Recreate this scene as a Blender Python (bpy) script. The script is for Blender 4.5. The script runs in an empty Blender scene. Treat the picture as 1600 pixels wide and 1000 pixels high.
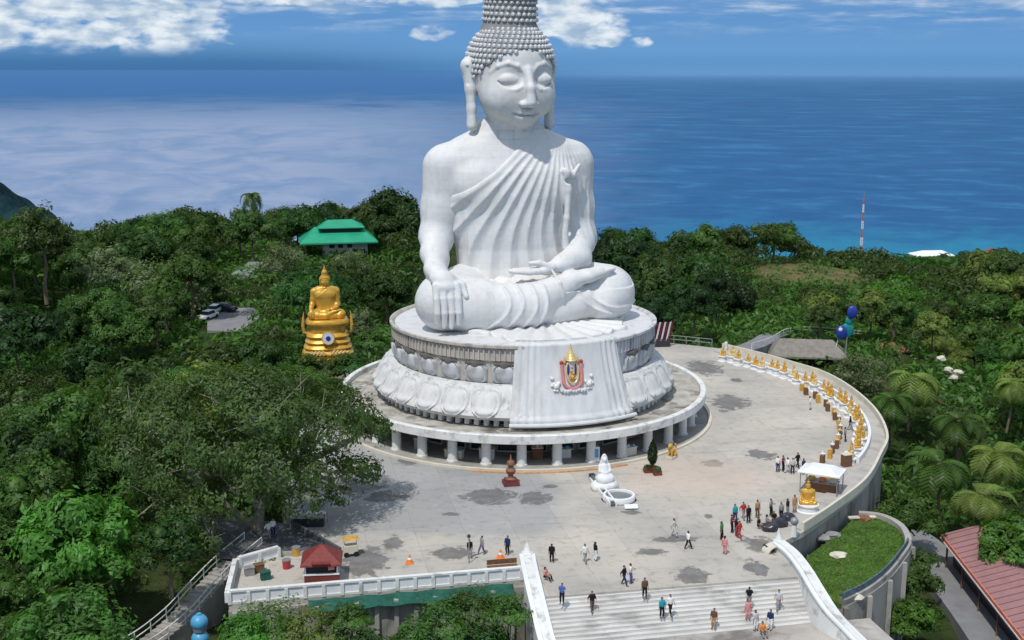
import bpy, bmesh, math, random
import numpy as np
from mathutils import Vector, Matrix

# ------------------------------------------------------------------ camera
S = bpy.context.scene
COL = S.collection
FPX = 1900.0
PITCH = math.atan(393/FPX)
D, CX, CZ = 135.4, -1.25, 38.8
cam = bpy.data.cameras.new('camera'); camo = bpy.data.objects.new('camera', cam); COL.objects.link(camo)
camo.location = (CX, -D, CZ); camo.rotation_euler = (math.pi/2-PITCH, 0, 0)
cam.sensor_width = 36; cam.lens = 36*FPX/1600
cam.clip_start = 1; cam.clip_end = 900000
S.camera = camo
S.render.engine = 'CYCLES'
S.cycles.max_bounces = 6; S.cycles.diffuse_bounces = 3; S.cycles.glossy_bounces = 2
S.cycles.transmission_bounces = 2; S.cycles.transparent_max_bounces = 6
S.view_settings.view_transform = 'Standard'; S.view_settings.look = 'None'
S.view_settings.exposure = 0.24; S.view_settings.gamma = 1

# ------------------------------------------------------------------ node helper
class NT:
    def __init__(s, tree): s.t = tree; s.n = tree.nodes; s.l = tree.links
    def new(s, typ, ins=None, **kw):
        n = s.n.new(typ)
        for k, v in kw.items(): setattr(n, k, v)
        if ins:
            for k, v in ins.items():
                if isinstance(v, bpy.types.NodeSocket): s.l.new(v, n.inputs[k])
                elif v is not None: n.inputs[k].default_value = v
        return n
    def math(s, op, a, b=None, clamp=False):
        n = s.new('ShaderNodeMath', {0: a, **({1: b} if b is not None else {})}, operation=op); n.use_clamp = clamp
        return n.outputs[0]
    def vmath(s, op, a, b=None):
        n = s.new('ShaderNodeVectorMath', {0: a, **({1: b} if b is not None else {})}, operation=op)
        return n.outputs['Value'] if op in ('LENGTH', 'DOT_PRODUCT') else n.outputs[0]
    def noise(s, vec, scale, detail=4, rough=0.55, dist=0.0):
        return s.new('ShaderNodeTexNoise', {'Vector': vec, 'Scale': scale, 'Detail': detail, 'Roughness': rough, 'Distortion': dist}).outputs[0]
    def ramp(s, fac, stops):
        n = s.new('ShaderNodeValToRGB', {0: fac}); e = n.color_ramp.elements
        while len(e) > 1: e.remove(e[0])
        for i, (p, c) in enumerate(stops):
            x = e[0] if i == 0 else e.new(p)
            x.position = p
            if not isinstance(c, (tuple, list)): c = (c, c, c)
            x.color = (*c[:3], 1)
        return n.outputs[0]
    def mix(s, fac, a, b, typ='MIX'):
        n = s.new('ShaderNodeMix', data_type='RGBA', blend_type=typ)
        for i, v in ((0, fac), (6, a), (7, b)):
            if isinstance(v, bpy.types.NodeSocket): s.l.new(v, n.inputs[i])
            else: n.inputs[i].default_value = (*v, 1) if isinstance(v, tuple) and len(v) == 3 else v
        return n.outputs[2]
    def sstep(s, v, a, b, lo=0.0, hi=1.0):
        n = s.new('ShaderNodeMapRange', {'Value': v, 'From Min': a, 'From Max': b, 'To Min': lo, 'To Max': hi}, interpolation_type='SMOOTHSTEP')
        return n.outputs[0]

def srgb(r, g, b):
    f = lambda c: (c/255/12.92) if c/255 <= .04045 else ((c/255+.055)/1.055)**2.4
    return (f(r), f(g), f(b))

# ------------------------------------------------------------------ world and sun
SUN_DIR = Vector((-0.26, -0.54, 1.05)).normalized()      # towards the sun
sun_el = math.asin(SUN_DIR.z); sun_az = math.atan2(SUN_DIR.x, SUN_DIR.y)
W = bpy.data.worlds.new('World'); S.world = W; W.use_nodes = True
w = NT(W.node_tree); w.n.clear()
sky = w.new('ShaderNodeTexSky', sky_type='NISHITA', sun_disc=False, sun_elevation=sun_el, sun_rotation=sun_az,
            altitude=400, air_density=1.0, dust_density=0.4, ozone_density=2.5)
tc = w.new('ShaderNodeTexCoord').outputs['Generated']
sep = w.new('ShaderNodeSeparateXYZ', {0: tc})
elev = w.math('MULTIPLY', w.math('ARCSINE', sep.outputs[2]), 57.2958)          # degrees above the horizon
azi = w.math('MULTIPLY', w.math('ARCTAN2', sep.outputs[0], sep.outputs[1]), 57.2958)
skyc = w.mix(1.0, sky.outputs[0], (0.10, 0.10, 0.10), 'MULTIPLY')
# blue air close above the sea horizon, darker in the rain band to the left
low = w.sstep(elev, 2.0, 9.0, 1.0, 0.0)
blue = w.ramp(w.sstep(elev, -0.5, 3.6), [(0.0, srgb(88,140,190)), (0.25, srgb(103,152,200)), (1.0, srgb(92,142,196))])
band = w.math('MULTIPLY', w.sstep(azi, -14, 3, 1, 0), w.sstep(elev, 0.0, 1.7, 1, 0))
blue = w.mix(w.math('MULTIPLY', band, 0.75), blue, srgb(58,104,150))
hz = w.mix(w.sstep(azi, -12, 8), srgb(66,114,163), srgb(98,148,194))
blue = w.mix(w.sstep(elev, .55, -.05, 0, .9), blue, hz)
blue = w.mix(1.0, blue, (.90,.91,.93), 'MULTIPLY')
skyc = w.mix(low, skyc, blue)
# clouds, laid out by direction
cv = w.new('ShaderNodeCombineXYZ', {0: azi, 1: w.math('MULTIPLY', elev, 2.3), 2: 0.0}).outputs[0]
n1 = w.noise(cv, 0.55, 5, 0.50, 0.35)
n2 = w.noise(w.new('ShaderNodeMapping', {'Vector': cv, 'Location': (3.1, 7.7, 0), 'Scale': (0.35, 1.3, 1)}).outputs[0], 0.6, 6, 0.6)
def blob(ca, ce, ra, re):
    a = w.math('DIVIDE', w.math('SUBTRACT', azi, ca), ra); e = w.math('DIVIDE', w.math('SUBTRACT', elev, ce), re)
    return w.sstep(w.math('ADD', w.math('MULTIPLY', a, a), w.math('MULTIPLY', e, e)), 0.25, 1.6, 1.0, 0.0)
m = None
for b in [(-22.5,3.0,7.5,2.6),(-15.8,2.5,3.3,2.3),(-18,1.6,4,.8),(-10.5,3.6,4,1.0),(3.0,2.4,2.4,1.7),(1.0,2.8,2.2,2.0),(4.3,1.45,1.3,.55),(-4,3.5,4.5,.8),(-3.6,1.65,1.1,.42),(5.8,1.2,.7,.3),(-26,1.5,4,.8)]:
    q = blob(*b)
    if b[3] < .5: q = w.math('MULTIPLY', q, .78)
    m = q if m is None else w.math('MAXIMUM', m, q)
left_soft = w.math('ADD', w.math('MULTIPLY', m, 0.72), w.math('MULTIPLY', w.math('SUBTRACT', n1, 0.5), 1.5))
cm = w.sstep(w.math('ADD', left_soft, w.math('MULTIPLY', w.math('SUBTRACT', w.noise(cv, 1.3, 3, .5, .3), .5), .60)), 0.30, 0.72)
wisps = w.math('MULTIPLY', w.sstep(n2, 0.44, 0.68), w.sstep(elev, 1.1, 3.2, 0.0, 0.75))
high = w.math('MULTIPLY', w.sstep(w.noise(w.vmath('MULTIPLY', tc, (1,1,2.2)), 2.6, 6, .6), 0.38, 0.58), w.sstep(elev, 5, 12, 0.0, 1.0))
cm = w.math('MULTIPLY', w.math('MAXIMUM', w.math('MAXIMUM', cm, wisps), high), w.sstep(elev, 0.4, 1.2), clamp=True)
shade = w.noise(w.new('ShaderNodeMapping', {'Vector': cv, 'Location': (0.0, 0.6, 0)}).outputs[0], 0.8, 4, 0.5)
cloudc = w.ramp(w.sstep(shade, 0.3, 0.68), [(0.0, srgb(150,172,196)), (0.5, srgb(188,202,214)), (1.0, srgb(222,228,232))])
final = w.mix(w.math('MULTIPLY', cm, 0.93), skyc, cloudc)
bg = w.new('ShaderNodeBackground', {'Color': final, 'Strength': 1.0})
w.new('ShaderNodeOutputWorld', {'Surface': bg.outputs[0]})

sl = bpy.data.lights.new('sun', 'SUN'); sl.energy = 2.5; sl.angle = math.radians(1.2); sl.color = (1.0, 0.955, 0.89)
so = bpy.data.objects.new('sun', sl); COL.objects.link(so)
so.rotation_euler = SUN_DIR.to_track_quat('Z', 'Y').to_euler()

# ------------------------------------------------------------------ placing helpers
def at(px, py, z=0.0):
    u = (px-800)/FPX; v = (py-500)/FPX
    dy = math.cos(PITCH)-v*math.sin(PITCH); dz = -math.sin(PITCH)-v*math.cos(PITCH)
    t = (z-CZ)/dz
    return (CX+u*t, -D+dy*t)
def atd(px, py, d):          # point at horizontal depth d in front of the drone
    u = (px-800)/FPX; v = (py-500)/FPX
    dy = math.cos(PITCH)-v*math.sin(PITCH); dz = -math.sin(PITCH)-v*math.cos(PITCH)
    t = d/dy
    return (CX+u*t, -D+d, CZ+dz*t)
def proj(x, y, z):
    X = x-CX; Y = y+D; Z = z-CZ
    dep = Y*math.cos(PITCH)-Z*math.sin(PITCH); up = Y*math.sin(PITCH)+Z*math.cos(PITCH)
    return 800+FPX*X/dep, 500-FPX*up/dep, FPX/dep

# ------------------------------------------------------------------ materials
def mat(name, base, rough=0.7, spec=0.3, metal=0.0, var=0.0, scale=1.0, dirt=None, dirt_amt=0.5, dirt_scale=0.4, bump=0.0, bscale=6.0, stretch=(1,1,1), coords='Object'):
    m = bpy.data.materials.new(name); m.use_nodes = True
    t = NT(m.node_tree); b = t.n['Principled BSDF']
    co = t.new('ShaderNodeTexCoord').outputs[coords]
    if stretch != (1,1,1): co = t.vmath('MULTIPLY', co, stretch)
    c = base
    if var or dirt:
        nz = t.noise(co, scale, 5, .6)
        lo = tuple(x*(1-var) for x in base); hi = tuple(min(1, x*(1+var)) for x in base)
        c = t.ramp(nz, [(0.3, lo), (0.7, hi)])
        if dirt:
            dn = t.noise(co, dirt_scale, 6, .62, .3)
            c = t.mix(t.sstep(dn, .5, .68, 0, dirt_amt), c, dirt)
        t.l.new(c, b.inputs['Base Color'])
    else: b.inputs['Base Color'].default_value = (*base, 1)
    b.inputs['Roughness'].default_value = rough; b.inputs['Specular IOR Level'].default_value = spec
    b.inputs['Metallic'].default_value = metal
    if bump:
        bn = t.new('ShaderNodeBump', {'Strength': 1.0, 'Distance': bump, 'Height': t.noise(co, bscale, 4, .6)})
        t.l.new(bn.outputs[0], b.inputs['Normal'])
    return m
M = {}
M['marble'] = mat('white_marble', (.63,.635,.64), .55, .3, var=.07, scale=1.2, dirt=(.42,.42,.41), dirt_amt=.5, dirt_scale=.45, bump=.03, bscale=2.0, stretch=(1,1,.45))
def marble_mat():
    m = mat('clad_white_marble', (.64,.645,.65), .55, .3)
    t = NT(m.node_tree); b = t.n['Principled BSDF']; co = t.new('ShaderNodeTexCoord').outputs['Object']
    base = t.ramp(t.noise(co, 1.3, 5, .6), [(.3, (.64,.64,.635)), (.7, (.72,.72,.715))])
    streak = t.noise(t.vmath('MULTIPLY', co, (1.3,1.3,.16)), 1.0, 6, .62, .2)
    base = t.mix(t.sstep(streak, .54, .72, 0, .34), base, (.42,.42,.41))
    base = t.mix(t.sstep(t.noise(co, .22, 5, .6), .5, .7, 0, .25), base, (.56,.52,.46))
    for axis, ph in ((0,0),(2,.3)):
        s_ = t.new('ShaderNodeSeparateXYZ', {0: co}).outputs[axis]
        l = t.math('ABSOLUTE', t.math('SUBTRACT', t.math('FRACT', t.math('ADD', t.math('DIVIDE', s_, .62), ph)), .5))
        base = t.mix(t.sstep(l, .455, .49, 0, .16), base, (.40,.40,.40))
    t.l.new(base, b.inputs['Base Color'])
    bn = t.new('ShaderNodeBump', {'Distance': .04, 'Strength': 1.0, 'Height': t.noise(co, 1.8, 5, .6)}); t.l.new(bn.outputs[0], b.inputs['Normal'])
    return m
M['clad'] = marble_mat()
M['petalmarble'] = mat('rain_stained_petal_marble', (.62,.62,.61), .65, .25, var=.1, scale=1.2, dirt=(.27,.275,.28), dirt_amt=.7, dirt_scale=.9, stretch=(1,1,.5), bump=.04, bscale=3)
M['hairgrey'] = mat('dark_grey_marble', (.25,.25,.25), .8, .2, var=.2)  # hair cap and topknot, darker grey than the curls on them
M['white'] = mat('white_paint', (.72,.72,.70), .6, .3, var=.08, scale=.9, dirt=(.30,.29,.26), dirt_amt=.65, dirt_scale=.8)
M['gold'] = mat('gold_leaf_paint', (.66,.38,.06), .38, .5, metal=.35, var=.2, scale=2)
M['goldpale'] = mat('pale_gold_paint', (.70,.52,.22), .4, .5, metal=.2, var=.1, scale=2)
M['ochre'] = mat('ochre_gilding', (.58,.32,.06), .5, .4, var=.25, scale=3)
M['dark'] = mat('dark_opening_and_shade', (.02,.02,.022), .5, .3)
M['glass'] = mat('dark_shop_glass', (.035,.045,.06), .15, .6, var=.4, scale=.7)
M['concrete'] = mat('weathered_concrete', (.36,.345,.32), .85, .2, var=.15, scale=.6, dirt=(.14,.13,.115), dirt_amt=.7, dirt_scale=.35, bump=.02)
M['retain'] = mat('stained_retaining_wall', (.33,.32,.29), .9, .15, var=.2, scale=.4, dirt=(.10,.10,.085), dirt_amt=.75, dirt_scale=.5, stretch=(1,1,.25))
M['paving'] = mat('pale_paving', (.44,.42,.39), .85, .2, var=.12, scale=.5, dirt=(.22,.21,.19), dirt_amt=.5)
M['stone'] = mat('white_step_stone', (.60,.59,.565), .7, .25, var=.14, scale=.9, dirt=(.27,.26,.235), dirt_amt=.75, dirt_scale=.5, stretch=(.45,1,1))
M['asphalt'] = mat('grey_asphalt', (.10,.105,.115), .9, .2, var=.15, scale=.8)
M['roadgrey'] = mat('pale_worn_road', (.22,.22,.23), .9, .2, var=.15, scale=.5)
M['redroof'] = mat('dark_red_tiles', (.19,.035,.03), .6, .3, var=.25, scale=4)
M['redwall'] = mat('red_brown_panel', (.16,.035,.03), .7, .3, var=.2)
M['pinkroof'] = mat('faded_pink_roofing', (.33,.175,.175), .7, .3, var=.15, scale=.6, dirt=(.22,.10,.09), dirt_amt=.5, dirt_scale=.6)
M['orange'] = mat('orange_plastic', (.75,.22,.04), .6, .3, var=.1)
M['greenroof'] = mat('green_metal_roof', (.02,.31,.17), .45, .4, var=.15, scale=.3)
M['greennet'] = mat('green_shade_net', (.02,.10,.075), .8, .2, var=.3, scale=3)
M['greyroof'] = mat('thatch_grey_roof', (.23,.21,.185), .95, .1, var=.2, scale=1.5, bump=.05)
M['wood'] = mat('brown_wood', (.17,.09,.05), .8, .2, var=.25, scale=3)
M['bronze'] = mat('reddish_bronze', (.22,.10,.06), .6, .4, var=.2, scale=3)
M['planter'] = mat('red_glazed_planter', (.16,.04,.035), .5, .4, var=.2)
M['blue'] = mat('blue_paint', (.02,.045,.30), .4, .5, var=.1)
M['skyblue'] = mat('sky_blue_plastic', (.08,.33,.55), .4, .5, var=.1)
M['teal'] = mat('teal_paint', (.01,.22,.22), .5, .4, var=.1)
M['tarp'] = mat('dark_blue_tarp', (.02,.03,.12), .6, .4, var=.2, scale=3)
M['canopy'] = mat('white_canopy_fabric', (.74,.75,.76), .8, .2, var=.05)
M['greycanopy'] = mat('blue_grey_canopy_fabric', (.30,.34,.40), .8, .2, var=.1)
M['metal'] = mat('grey_metal', (.28,.29,.30), .5, .5, metal=.3)
M['carwhite'] = mat('white_car_paint', (.75,.76,.78), .3, .5)
M['cardark'] = mat('dark_car_paint', (.03,.03,.04), .3, .5)
M['rubber'] = mat('black_rubber', (.02,.02,.02), .8, .2)
M['rock'] = mat('grey_rock', (.27,.27,.26), .9, .2, var=.25, scale=2, bump=.05)
M['turq'] = mat('turquoise_paint', (.03,.38,.42), .7, .3)
M['red'] = mat('red_enamel', (.45,.04,.05), .5, .4)
M['pink'] = mat('pink_ribbon_enamel', (.58,.22,.22), .6, .3, var=.15, scale=2)
M['redpaint'] = mat('red_mast_paint', (.42,.16,.13), .6, .3)
M['cream'] = mat('cream_paint', (.62,.58,.48), .7, .3, var=.1)
M['stripe'] = mat('maroon_cloth', (.14,.025,.035), .8, .2, var=.2)
M['stucco'] = mat('white_stucco', (.66,.67,.66), .8, .2, var=.1, scale=.5)

def foliage(name, base, lumin=.42):
    m = bpy.data.materials.new(name); m.use_nodes = True; t = NT(m.node_tree); t.n.clear()
    oi = t.new('ShaderNodeObjectInfo'); co = t.new('ShaderNodeTexCoord').outputs['Object']
    geo = t.new('ShaderNodeNewGeometry')
    nz = t.noise(co, .55, 3, .6); n2 = t.noise(co, 5.0, 2, .6)
    b = t.ramp(nz, [(0.32, tuple(x*.62 for x in base)), (0.7, (base[0]*1.38, base[1]*1.42, base[2]*1.2))])
    hsv = t.new('ShaderNodeHueSaturation', {'Color': b, 'Hue': t.sstep(oi.outputs['Random'], 0, 1, .485, .515),
        'Value': t.math('MULTIPLY', t.math('ADD', t.math('MULTIPLY', oi.outputs['Random'], .55), .72), t.math('ADD', t.math('MULTIPLY', n2, 1.3), .35)), 'Saturation': .95})
    c = t.mix(1.0, hsv.outputs[0], (1.06,1.13,.92), 'MULTIPLY')
    d = t.new('ShaderNodeBsdfDiffuse', {'Color': c}); tr = t.new('ShaderNodeBsdfTranslucent', {'Color': t.mix(1.0, c, (1.2,1.25,.5), 'MULTIPLY')})
    g = t.new('ShaderNodeBsdfGlossy', {'Color': (.5,.55,.5,1), 'Roughness': .5})
    s = t.new('ShaderNodeMixShader', {0: lumin, 1: d.outputs[0], 2: tr.outputs[0]})
    s2 = t.new('ShaderNodeMixShader', {0: .035, 1: s.outputs[0], 2: g.outputs[0]})
    t.new('ShaderNodeOutputMaterial', {0: s2.outputs[0]})
    return m
F = {
 'deep green': foliage('deep_green_leaves', (.040,.098,.022)),
 'dark olive': foliage('dark_olive_leaves', (.062,.108,.028)),
 'mid green': foliage('mid_green_leaves', (.072,.150,.032)),
 'bright green': foliage('bright_green_leaves', (.085,.200,.030)),
 'yellowish green': foliage('yellow_green_leaves', (.160,.195,.050)),
 'greyish': foliage('greyish_dry_leaves', (.135,.165,.100)),
 'very dark': foliage('blackish_green_leaves', (.024,.060,.018)),
 'brown green': foliage('brown_green_leaves', (.070,.102,.034)),
}
M['bark'] = mat('grey_brown_bark', (.16,.125,.09), .95, .1, var=.3, scale=3)
M['palebark'] = mat('pale_dry_bark', (.26,.23,.19), .95, .1, var=.2, scale=3)

# ------------------------------------------------------------------ mesh helpers
def mesh_np(name, V, Q, m, parent=None, smooth=False, loc=None, mats=None, midx=None):
    me = bpy.data.meshes.new(name)
    V = np.asarray(V, dtype=np.float32); Q = np.asarray(Q, dtype=np.int32)
    me.vertices.add(len(V)); me.vertices.foreach_set('co', V.ravel())
    k = Q.shape[1]
    me.loops.add(Q.size); me.loops.foreach_set('vertex_index', Q.ravel())
    me.polygons.add(len(Q)); me.polygons.foreach_set('loop_start', np.arange(0, Q.size, k, dtype=np.int32))
    me.polygons.foreach_set('loop_total', np.full(len(Q), k, dtype=np.int32))
    if smooth: me.polygons.foreach_set('use_smooth', np.ones(len(Q), dtype=bool))
    me.update(calc_edges=True); me.validate()
    if mats:
        for x in mats: me.materials.append(x)
        me.polygons.foreach_set('material_index', np.asarray(midx, dtype=np.int32))
    else: me.materials.append(m)
    o = bpy.data.objects.new(name, me); COL.objects.link(o)
    if parent: o.parent = parent
    if loc: o.location = loc
    return o

class MB:
    """collects primitive shapes; build() links them as ONE mesh object"""
    def __init__(s): s.bm = bmesh.new(); s.smooth = False
    def _xf(s, vs, M4): bmesh.ops.transform(s.bm, matrix=M4, verts=vs)
    def box(s, c, d, rz=0, bev=0, rot=None, taper=1.0):
        r = bmesh.ops.create_cube(s.bm, size=1)['verts']
        for v in r:
            k = taper if v.co.z > 0 else 1
            v.co = Vector((v.co.x*d[0]*k, v.co.y*d[1]*k, v.co.z*d[2]))
        if bev:
            es = list({e for v in r for e in v.link_edges})
            g = bmesh.ops.bevel(s.bm, geom=es, offset=bev, segments=2, affect='EDGES')
            r = list({v for f in g['faces'] for v in f.verts} | {v for v in r if v.is_valid})
        M4 = Matrix.Translation(c) @ (rot.to_4x4() if rot else Matrix.Rotation(rz, 4, 'Z'))
        s._xf(r, M4); return s
    def cone(s, a, b, r1, r2, seg=10, caps=True):
        a = Vector(a); b = Vector(b); d = b-a
        if d.length < 1e-6: return s
        g = bmesh.ops.create_cone(s.bm, cap_ends=caps, segments=seg, radius1=max(r1,1e-4), radius2=max(r2,1e-4), depth=d.length)['verts']
        s._xf(g, Matrix.Translation((a+b)/2) @ d.to_track_quat('Z','Y').to_matrix().to_4x4()); return s
    def ball(s, c, r, sub=2):
        if not isinstance(r, (tuple, list)): r = (r, r, r)
        g = bmesh.ops.create_icosphere(s.bm, subdivisions=sub, radius=1)['verts']
        s._xf(g, Matrix.Translation(c) @ Matrix.Diagonal((*r, 1))); return s
    def lathe(s, prof, seg=48, c=(0,0,0), a0=0, a1=2*math.pi, cap=False, sq=None):
        """prof: (r,z) list; closed ring if last == first"""
        full = abs(a1-a0-2*math.pi) < 1e-6
        n = seg if full else seg+1
        rings = []
        for i in range(n):
            a = a0+(a1-a0)*i/seg
            k = 1.0
            if sq: k = 1/((abs(math.cos(a))**sq+abs(math.sin(a))**sq)**(1/sq))
            rings.append([s.bm.verts.new((c[0]+r*k*math.cos(a), c[1]+r*k*math.sin(a), c[2]+z)) for r, z in prof])
        for i in range(seg):
            A = rings[i]; B = rings[(i+1) % n]
            for j in range(len(prof)-1):
                try: s.bm.faces.new((A[j], B[j], B[j+1], A[j+1]))
                except ValueError: pass
        return s
    def prism(s, pts, z0, z1):
        lo = [s.bm.verts.new((x, y, z0)) for x, y in pts]; hi = [s.bm.verts.new((x, y, z1)) for x, y in pts]
        s.bm.faces.new(hi); s.bm.faces.new(lo[::-1])
        for i in range(len(pts)):
            j = (i+1) % len(pts); s.bm.faces.new((lo[i], lo[j], hi[j], hi[i]))
        return s
    def wall(s, pts, z0, z1, th, closed=False):
        """a wall of thickness th along a polyline; z0/z1 may be lists"""
        n = len(pts); P = [Vector((p[0], p[1])) for p in pts]
        Z0 = z0 if isinstance(z0, (list, tuple)) else [z0]*n; Z1 = z1 if isinstance(z1, (list, tuple)) else [z1]*n
        rings = []
        for i in range(n):
            a = P[(i-1) % n] if (closed or i > 0) else P[i]; b = P[(i+1) % n] if (closed or i < n-1) else P[i]
            t = (b-a).normalized(); nn = Vector((-t.y, t.x))*th/2
            rings.append([s.bm.verts.new((*(P[i]+nn), Z0[i])), s.bm.verts.new((*(P[i]+nn), Z1[i])), s.bm.verts.new((*(P[i]-nn), Z1[i])), s.bm.verts.new((*(P[i]-nn), Z0[i]))])
        for i in range(n if closed else n-1):
            A = rings[i]; B = rings[(i+1) % n]
            for j in range(4): s.bm.faces.new((A[j], B[j], B[(j+1) % 4], A[(j+1) % 4]))
        if not closed: s.bm.faces.new(rings[0]); s.bm.faces.new(rings[-1][::-1])
        return s
    def build(s, name, m, parent=None, smooth=None, bevel=0):
        bmesh.ops.recalc_face_normals(s.bm, faces=s.bm.faces)
        me = bpy.data.meshes.new(name)
        if smooth if smooth is not None else s.smooth:
            for f in s.bm.faces: f.smooth = True
            for e in s.bm.edges:
                if len(e.link_faces) == 2 and e.calc_face_angle(0) > math.radians(38): e.smooth = False
        s.bm.to_mesh(me); s.bm.free()
        me.materials.append(M[m] if isinstance(m, str) else m)
        o = bpy.data.objects.new(name, me); COL.objects.link(o)
        if parent: o.parent = parent
        return o
def tag(o, label=None, cat=None, group=None, kind=None):
    if label: o['label'] = label
    if cat: o['category'] = cat
    if group: o['group'] = group
    if kind: o['kind'] = kind
    return o
def thing(name, label, cat, loc=(0,0,0), rz=0, group=None, sc=1.0):
    o = bpy.data.objects.new(name, None); COL.objects.link(o); o.empty_display_size = .5
    o.location = loc; o.rotation_euler = (0, 0, rz); o.scale = (sc, sc, sc)
    return tag(o, label, cat, group)
def children(o): return [c for c in bpy.data.objects if c.parent == o]
class Proto:
    """records a thing's tree once so that copies are quick"""
    def __init__(s, root):
        s.root = root; s.kids = [(c, children(c)) for c in children(root)]; s.used = False
    def place(s, loc, rz, label, cat=None, group=None, sc=1.0, mats=None):
        if not s.used: r = s.root; s.used = True; kids = s.kids
        else:
            r = s.root.copy(); COL.objects.link(r); kids = []
            for c, g in s.kids:
                c2 = c.copy(); COL.objects.link(c2); c2.parent = r; gg = []
                for x in g: x2 = x.copy(); COL.objects.link(x2); x2.parent = c2; gg.append(x2)
                kids.append((c2, gg))
        r.location = loc; r.rotation_euler = (0, 0, rz)
        r.scale = sc if isinstance(sc, tuple) else (sc, sc, sc)
        tag(r, label, cat, group)
        if mats:
            for c, g in kids:
                for x in [c]+g:
                    base = x.name.split('.')[0]
                    if base in mats:
                        x.material_slots[0].link = 'OBJECT'; x.material_slots[0].material = mats[base]
        return r

# ------------------------------------------------------------------ signed distance fields
class Field:
    def __init__(s, lo, hi, h, big=3.0):
        s.lo = np.array(lo, np.float32); s.h = h
        s.n = [int((hi[i]-lo[i])/h)+1 for i in range(3)]
        s.ax = [s.lo[i]+h*np.arange(s.n[i], dtype=np.float32) for i in range(3)]
        s.F = np.full(s.n, big, np.float32)
    def region(s, lo, hi):
        sl = tuple(slice(max(0, int((lo[i]-s.lo[i])/s.h)), max(0, min(s.n[i], int((hi[i]-s.lo[i])/s.h)+2))) for i in range(3))
        return sl, s.ax[0][sl[0]][:, None, None], s.ax[1][sl[1]][None, :, None], s.ax[2][sl[2]][None, None, :]
    def op(s, fn, lo, hi, k=0.0, sub=False):
        sl, x, y, z = s.region(lo, hi)
        if 0 in s.F[sl].shape: return
        d = fn(x, y, z); A = s.F[sl]
        if sub:
            d = -d
            if k > 0:
                hh = np.maximum(k-np.abs(A-d), 0)/k; s.F[sl] = np.maximum(A, d)+hh*hh*k*.25
            else: s.F[sl] = np.maximum(A, d)
        else:
            if k > 0:
                hh = np.maximum(k-np.abs(A-d), 0)/k; s.F[sl] = np.minimum(A, d)-hh*hh*k*.25
            else: s.F[sl] = np.minimum(A, d)
    def cap(s, a, b, ra, rb, k=0.3, sub=False, sq=(1,1,1)):
        a = np.array(a, float); b = np.array(b, float); r = max(ra, rb)*max(sq)+k+.9
        lo = np.minimum(a, b)-r; hi = np.maximum(a, b)+r
        q = np.array(sq, float); A = a/q; B = b/q; ba = B-A; L = float(ba@ba)+1e-9
        def fn(x, y, z):
            px, py, pz = x/q[0]-A[0], y/q[1]-A[1], z/q[2]-A[2]
            hh = np.clip((px*ba[0]+py*ba[1]+pz*ba[2])/L, 0, 1)
            return (np.sqrt((px-ba[0]*hh)**2+(py-ba[1]*hh)**2+(pz-ba[2]*hh)**2)-(ra+(rb-ra)*hh))*q.min()
        s.op(fn, lo, hi, k, sub)
    def chain(s, pts, rs, k=.3, sub=False, sq=(1,1,1)):
        for i in range(len(pts)-1): s.cap(pts[i], pts[i+1], rs[i], rs[i+1], k, sub, sq)
    def ell(s, c, r, k=.3, sub=False, rot=None):
        c = np.array(c, float); r = np.array(r, float); pad = max(r)+k+.9
        def fn(x, y, z):
            X, Y, Z = x-c[0], y-c[1], z-c[2]
            if rot is not None:
                R = rot; X, Y, Z = (R[0][0]*X+R[1][0]*Y+R[2][0]*Z, R[0][1]*X+R[1][1]*Y+R[2][1]*Z, R[0][2]*X+R[1][2]*Y+R[2][2]*Z)
            k0 = np.sqrt((X/r[0])**2+(Y/r[1])**2+(Z/r[2])**2); k1 = np.sqrt((X/r[0]**2)**2+(Y/r[1]**2)**2+(Z/r[2]**2)**2)
            return k0*(k0-1)/np.maximum(k1, 1e-5)
        s.op(fn, c-pad, c+pad, k, sub)
    def mesh(s, name, m, parent=None, smooth=True, F=None, xf=None):
        F = s.F if F is None else F
        V, Q = snets(F, s.lo, s.h)
        if xf is not None: V = xf(V)
        return mesh_np(name, V, Q, M[m] if isinstance(m, str) else m, parent, smooth)
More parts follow.
